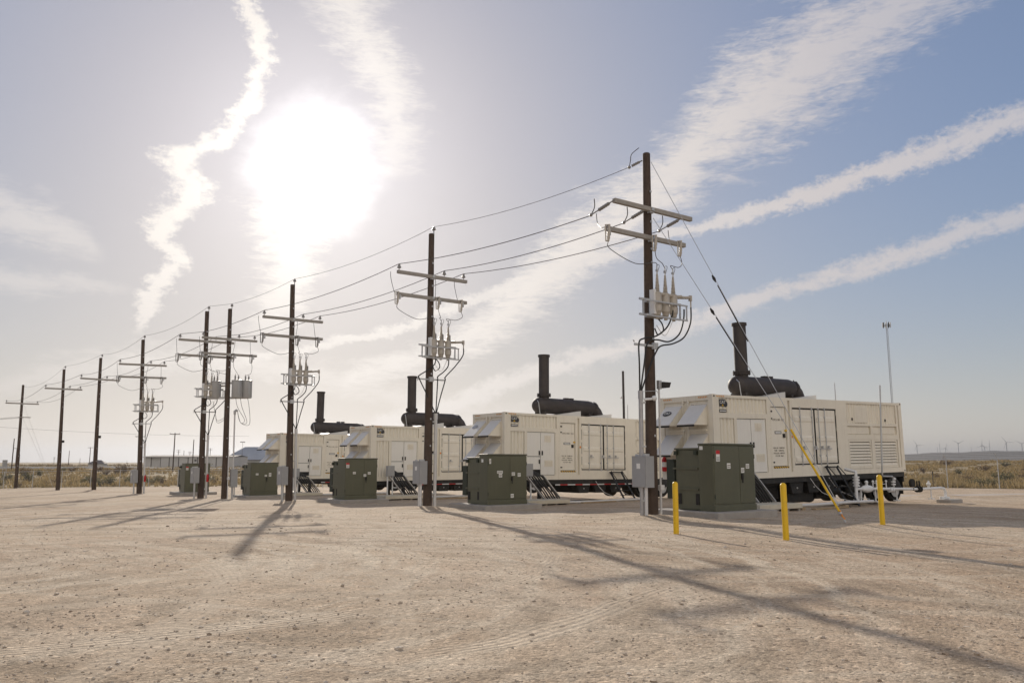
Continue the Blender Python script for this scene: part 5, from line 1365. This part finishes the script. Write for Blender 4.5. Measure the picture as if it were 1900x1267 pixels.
for px, hub, ang, s, lb, bl in ((1687.6, 826.6, 88, 1, 'wind turbine nearest to the right end of the container', True), (1739.5, 832, 20, .8, 'small wind turbine behind the bare tower left of the fence post', True), (1729, 826, 0, .55, 'bare narrow turbine tower left of a small turbine', False), (1724.5, 834, 0, .5, 'shorter bare turbine tower beside a taller one', False),
        (1763, 823, 62, 1, 'wind turbine above the left fence post at the right', True), (1786, 834, 0, .5, 'tiny bare turbine tower between two fence posts', False), (1806, 827, 5, .95, 'wind turbine midway between the fence posts', True), (1811, 830, 80, .75, 'small wind turbine just right of the midway turbine', True), (1820, 824, 0, .7, 'bare turbine tower left of the right fence post', False),
        (1851, 821.5, 85, 1.05, 'wind turbine above the right fence post', True), (1879, 823.6, 60, 1, 'second wind turbine from the right edge', True), (1898, 824.5, 30, 1, 'wind turbine at the right edge of the picture', True)):
    turbine(px, hub, ang, s, lb, bl)

# ------------------------------------------------------------------ sky, sun, camera
SUN_AZ, SUN_EL = -14.3, 20.4
S = Vector((math.sin(R(SUN_AZ))*math.cos(R(SUN_EL)), math.cos(R(SUN_AZ))*math.cos(R(SUN_EL)), math.sin(R(SUN_EL))))
def world():
    w = bpy.data.worlds.new('World'); bpy.context.scene.world = w; w.use_nodes = True; N, L = w.node_tree.nodes, w.node_tree.links
    bg = N['Background']; bg.inputs['Strength'].default_value = .1
    def mt(op, a, b=None, c=None, clamp=False):
        x = N.new('ShaderNodeMath'); x.operation = op; x.use_clamp = clamp
        for i, val in enumerate((a, b, c)):
            if val is None: continue
            if isinstance(val, (int, float)): x.inputs[i].default_value = val
            else: L.new(val, x.inputs[i])
        return x.outputs[0]
    def mr(v, a, b, c, d, smooth=False):
        x = N.new('ShaderNodeMapRange'); x.clamp = True
        if smooth: x.interpolation_type = 'SMOOTHSTEP'
        L.new(v, x.inputs['Value'])
        for i, q in zip(('From Min', 'From Max', 'To Min', 'To Max'), (a, b, c, d)): x.inputs[i].default_value = q
        return x.outputs[0]
    def curve(v, pts, ylo, yhi):
        xs = [p[0] for p in pts]; lo, hi = min(xs), max(xs)
        f = N.new('ShaderNodeFloatCurve'); L.new(mr(v, lo, hi, 0, 1), f.inputs['Value'])
        c = f.mapping.curves[0]; pp = sorted(((p[0]-lo)/(hi-lo), (p[1]-ylo)/(yhi-ylo)) for p in pts)
        c.points[0].location = pp[0]; c.points[1].location = pp[-1]
        for q in pp[1:-1]: c.points.new(*q)
        f.mapping.use_clip = False; f.mapping.update()
        return mr(f.outputs[0], 0, 1, ylo, yhi)
    sky = N.new('ShaderNodeTexSky'); sky.sky_type = 'NISHITA'; sky.sun_disc = False
    sky.sun_elevation = R(SUN_EL); sky.sun_rotation = R(SUN_AZ); sky.air_density = 1.0; sky.dust_density = 2.0; sky.ozone_density = 1.5; sky.altitude = 800
    tc = N.new('ShaderNodeTexCoord'); D = tc.outputs['Generated']
    sp = N.new('ShaderNodeSeparateXYZ'); L.new(D, sp.inputs[0])
    az = mt('MULTIPLY', mt('ARCTAN2', sp.outputs[0], sp.outputs[1]), 180/math.pi)
    el = mt('MULTIPLY', mt('ARCSINE', sp.outputs[2]), 180/math.pi)
    dt = N.new('ShaderNodeVectorMath'); dt.operation = 'DOT_PRODUCT'; L.new(D, dt.inputs[0]); dt.inputs[1].default_value = S
    th = mt('MULTIPLY', mt('ARCCOSINE', mt('MINIMUM', dt.outputs['Value'], 1.0)), 180/math.pi)     # degrees from the sun
    def noise(sx, sy, det=6, ro=.6, seed=0., dist=0.):
        cb = N.new('ShaderNodeCombineXYZ'); L.new(mt('MULTIPLY', az, sx), cb.inputs[0]); L.new(mt('MULTIPLY', el, sy), cb.inputs[1]); cb.inputs[2].default_value = seed
        n = N.new('ShaderNodeTexNoise'); n.inputs['Scale'].default_value = 1; n.inputs['Detail'].default_value = det; n.inputs['Roughness'].default_value = ro; n.inputs['Distortion'].default_value = dist
        L.new(cb.outputs[0], n.inputs['Vector']); return n.outputs['Fac']
    hair = noise(1.1, 4.6, 8, .66, 13.0, .8)
    curl = noise(2.6, 3.4, 8, .66, 17.0, .5)
    wisp = mt('ADD', mt('MULTIPLY', noise(.34, 1.2, 9, .62, 3.1, .5), .62), mt('MULTIPLY', hair, .38))       # flat fibrous wisps
    puff = mt('ADD', mt('MULTIPLY', noise(.85, 1.25, 8, .6, 7.7, .3), .60), mt('MULTIPLY', curl, .40))
    broadw = noise(.16, .28, 6, .6, 1.3)
    def streak(along, across, cen, wid, opa, amp, tex, yl, soft=.9):
        c = curve(along, cen, *yl); wv = curve(along, wid, 0, 12); ov = curve(along, opa, 0, 1)
        q = mt('ABSOLUTE', mt('DIVIDE', mt('SUBTRACT', across, c), wv))
        d = mt('ADD', mt('SUBTRACT', 1.0, q), mt('MULTIPLY', mt('SUBTRACT', tex, .5), amp))
        inr = mt('MULTIPLY', mr(along, min(p[0] for p in cen)-.6, min(p[0] for p in cen)+.6, 0, 1, True), mr(along, max(p[0] for p in cen)+.6, max(p[0] for p in cen)-.6, 0, 1, True))
        return mt('MULTIPLY', mt('MULTIPLY', mr(d, 0.02, soft, 0, 1, True), ov), inr)
    el_w = mt('ADD', el, mt('MULTIPLY', mt('SUBTRACT', noise(.3, .5, 7, .68, 5.), .5), 2.2))
    az_w = mt('ADD', az, mt('MULTIPLY', mt('SUBTRACT', noise(.45, .8, 7, .7, 9.), .5), 3.0))
    ms = []
    # winding plume left of the sun
    ms.append(streak(el, az_w, [(8.5, -25.6), (9.3, -25.1), (11.1, -24.7), (13.5, -23.5), (15, -24.6), (16.2, -23.8), (18, -22.6), (19.7, -23.7), (21.2, -21.4), (24.4, -19.1), (27.7, -18.6), (30.2, -19.9), (34, -21)],
                     [(8.5, .6), (11, 1.1), (14, 1.15), (17, 1.8), (19.7, 1.9), (22, 1.3), (26, 1.05), (28, 1.2), (30, 1.0), (34, 1.2)], [(8.5, .7), (11, .95), (17, 1), (24, 1), (28, .95), (34, .8)], 2.4, puff, (-30, -15), .85))
    # wide cirrus veil climbing to the upper right
    ms.append(streak(az, el_w, [(-12, 6.0), (-6, 7.6), (-2, 9.6), (3, 13.8), (7.2, 16.8), (11, 19.2), (15, 22.8), (19.5, 25.2), (24, 27.0), (30, 29.2), (37, 31), (58, 35)],
                     [(-12, 1.2), (-6, 1.8), (-2, 2.4), (3, 4.0), (7, 3.9), (11, 4.4), (15, 5.2), (20, 5.6), (25, 4.8), (30, 3.6), (37, 3), (58, 3)], [(-12, .75), (-6, .9), (-2, 1), (4, 1), (10, 1), (16, .95), (22, .85), (28, .7), (37, .6), (58, 0)], 2.6, wisp, (0, 40), 1.0))
    # two long contrails
    ms.append(streak(az, el_w, [(-19, 6.6), (-13.5, 8.1), (-7.4, 9.8), (-2, 12), (5.9, 14.3), (11.8, 15.9), (15.6, 16.6), (21.2, 17.8), (26.3, 18.9), (30.5, 19.8), (37, 21.3), (58, 25.5)],
                     [(-19, .45), (-13.5, .5), (-7, .6), (-2, .7), (6, .75), (12, .65), (16, .8), (21, .95), (26, 1.1), (31, 1.2), (37, 1.4), (58, 2)], [(-19, .5), (-13, .75), (-7, .8), (0, .7), (12, .85), (20, .95), (28, .85), (37, .7), (58, 0)], 2.3, puff, (5, 28), .85))
    ms.append(streak(az, el_w, [(-10, 2.4), (-2.7, 4.6), (1.9, 6.4), (8.9, 8.3), (14.6, 10.2), (19, 11.5), (24.3, 12.7), (29.2, 13.9), (37, 15.4), (58, 19)],
                     [(-10, .8), (-3, 1.0), (2, 1.05), (9, 1.1), (14, 1.0), (19, 1.0), (24, 1.05), (30, 1.1), (37, 1.15), (58, 1.6)], [(-10, .7), (-3, .85), (3, .85), (9, .85), (15, .8), (22, .85), (30, .75), (37, .6), (58, 0)], 2.3, puff, (0, 22), .95))
    # bright wisps under and above the sun, faint veils at the left
    ms.append(streak(el, az_w, [(8.5, -17.3), (11.3, -16.4), (13.3, -15.8), (15.2, -16.2), (18, -16.2)], [(8.5, 2.2), (11, 2.6), (14, 3.0), (18, 4.2)], [(8.5, .35), (11, .7), (15, .9), (18, 1)], 2.4, wisp, (-20, -12), .9))
    ms.append(streak(el, az_w, [(20, -9.2), (24.7, -8.8), (28.1, -10.8), (31.5, -13.2), (36, -15)], [(20, 2.6), (25, 3.2), (29, 4.0), (36, 6)], [(20, .3), (25, .6), (31, .7), (36, .6)], 2.6, wisp, (-18, -6), 1.1))
    ms.append(streak(az, el_w, [(-40, 15.6), (-34, 15.0), (-31, 14.6), (-28, 13.2)], [(-40, 3), (-34, 2.6), (-31, 2.2), (-28, .9)], [(-40, .6), (-34, .55), (-31, .5), (-28, .3)], 2.4, wisp, (8, 20), 1.1))
    ms.append(streak(az, el_w, [(-40, 10.6), (-33, 10.9), (-29, 11.2), (-26, 11.0)], [(-40, 1.6), (-33, 1.4), (-29, .9), (-26, .4)], [(-40, .5), (-33, .45), (-29, .35), (-26, .1)], 2.3, wisp, (6, 16), 1.1))
    ms.append(streak(az, el_w, [(-34, 4.0), (-27, 6.2), (-20, 6.6), (-12, 5.6), (-4, 3.2), (4, 3.4)], [(-34, 1.2), (-27, 1.6), (-20, 1.3), (-12, 1.5), (-4, 1.6), (4, 1)], [(-34, .35), (-27, .55), (-20, .6), (-12, .5), (-4, .5), (4, .3)], 2.3, wisp, (0, 12), 1.1))
    tot = ms[0]
    for m_ in ms[1:]: tot = mt('SUBTRACT', mt('ADD', tot, m_), mt('MULTIPLY', tot, m_))
    tot = mt('MULTIPLY', tot, mr(el, 0.2, 1.2, 0, 1, True), clamp=True)
    # sunlit thin veil: a high milky layer, thicker towards the sun, over the blue
    def rgb(c):
        r = N.new('ShaderNodeRGB'); r.outputs[0].default_value = (*c, 1); return r.outputs[0]
    def mixc(f, a, b, blend='MIX'):
        x = N.new('ShaderNodeMix'); x.data_type = 'RGBA'; x.blend_type = blend; x.clamp_result = False
        if isinstance(f, (int, float)): x.inputs['Factor'].default_value = f
        else: L.new(f, x.inputs['Factor'])
        L.new(a, x.inputs['A']); L.new(b, x.inputs['B']); return x.outputs['Result']
    # the thin high overcast evens out the brightest part of the clear sky
    bw = N.new('ShaderNodeRGBToBW'); L.new(sky.outputs['Color'], bw.inputs[0])
    dv_ = N.new('ShaderNodeVectorMath'); dv_.operation = 'SCALE'; L.new(sky.outputs['Color'], dv_.inputs[0])
    L.new(mt('DIVIDE', SKYG, mt('ADD', 1.0, mt('MULTIPLY', bw.outputs[0], 1/SKYCAP))), dv_.inputs['Scale'])
    tn_ = N.new('ShaderNodeVectorMath'); tn_.operation = 'MULTIPLY'; L.new(dv_.outputs[0], tn_.inputs[0]); tn_.inputs[1].default_value = (.97, .985, 1.035)
    skyc = tn_.outputs[0]
    K = SKYK
    veil = mt('ADD', mt('MULTIPLY', mt('POWER', 2.718, mt('MULTIPLY', th, -1/13.)), .50), mt('ADD', mt('MULTIPLY', mt('POWER', 2.718, mt('MULTIPLY', el, -1/6.)), .72), VEIL0), clamp=True)
    veilc = mixc(mr(el, 1, 22, 0, 1), rgb(tuple(K*x for x in (.86, .81, .78))), rgb(tuple(K*x for x in (.55, .54, .69))))
    c = mixc(veil, skyc, veilc)
    cl = mixc(mr(th, 8, 34, 0, 1), rgb(tuple(K*x for x in (1.0, .93, .85))), rgb(tuple(K*x for x in (.72, .66, .64))))
    c = mixc(mt('MULTIPLY', tot, .92), c, cl)
    # bright cloud-textured fill added to the unseen sky behind the viewer, lifting shaded sides
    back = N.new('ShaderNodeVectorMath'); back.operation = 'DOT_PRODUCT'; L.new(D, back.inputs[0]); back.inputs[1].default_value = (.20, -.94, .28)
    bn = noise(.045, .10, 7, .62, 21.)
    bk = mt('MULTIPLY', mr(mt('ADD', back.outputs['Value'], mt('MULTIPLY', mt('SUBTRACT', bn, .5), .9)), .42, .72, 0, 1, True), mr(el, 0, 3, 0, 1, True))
    c = mixc(bk, c, rgb(tuple(BACK_FILL*x for x in (1.0, .94, .88))))
    # glare of the thin cloud in front of the sun
    thn = mt('ADD', th, mt('MULTIPLY', mt('SUBTRACT', broadw, .5), 5.0))
    g = mt('ADD', mt('MULTIPLY', mr(thn, 5.5, 0.6, 0, 1, True), .95), mt('ADD', mt('MULTIPLY', mt('POWER', 2.718, mt('MULTIPLY', mt('MULTIPLY', th, th), -1/75.)), .27), mt('MULTIPLY', mt('POWER', 2.718, mt('MULTIPLY', th, -1/10.)), .10)))
    gl = N.new('ShaderNodeVectorMath'); gl.operation = 'SCALE'; gl.inputs[0].default_value = tuple(K*x for x in (1.0, .97, .93)); L.new(g, gl.inputs['Scale'])
    ad = N.new('ShaderNodeVectorMath'); ad.operation = 'ADD'; L.new(c, ad.inputs[0]); L.new(gl.outputs[0], ad.inputs[1])
    L.new(ad.outputs[0], bg.inputs['Color'])
    w.cycles.sampling_method = 'MANUAL'; w.cycles.sample_map_resolution = 512
SKYK = 9.0; VEIL0 = .04; SKYCAP = 3.6; SKYG = 1.6; BACK_FILL = 9.4
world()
HAZE = 1.0e-4
def haze():
    m = bpy.data.materials.new('dry_air'); m.use_nodes = True; N, L = nt(m); N.remove(N['Principled BSDF'])
    v = N.new('ShaderNodeVolumePrincipled'); v.inputs['Density'].default_value = HAZE; v.inputs['Anisotropy'].default_value = .7
    v.inputs['Color'].default_value = (.38, .41, .47, 1)
    L.new(v.outputs[0], N['Material Output'].inputs['Volume'])
    o = MB().bx(-9500, 9500, -9500, 9500, -14, 150).build('haze', m); struct(o, 'stuff')
if HAZE: haze()
sun = bpy.data.lights.new('sun', 'SUN'); sun.energy = 4.2; sun.angle = R(.55); sun.color = (1, .90, .76)
so = bpy.data.objects.new('sun', sun); C.objects.link(so); so.rotation_mode = 'QUATERNION'; so.rotation_quaternion = (-S).to_track_quat('-Z', 'Y')
so.location = (0, 0, 40)

cam = bpy.data.cameras.new('camera'); co = bpy.data.objects.new('camera', cam); C.objects.link(co)
cam.sensor_width = 36; cam.lens = 36*1478/1900; cam.clip_end = 30000; cam.clip_start = .1
co.location = (0, 0, Z0); pitch = math.atan2(223.5, 1478); co.rotation_euler = (math.pi/2+pitch, 0, 0)
sc = bpy.context.scene; sc.camera = co
sc.view_settings.view_transform = 'Standard'; sc.view_settings.look = 'None'; sc.view_settings.gamma = 1; sc.view_settings.exposure = 0.08
sc.cycles.max_bounces = 6; sc.cycles.diffuse_bounces = 3; sc.cycles.transparent_max_bounces = 12
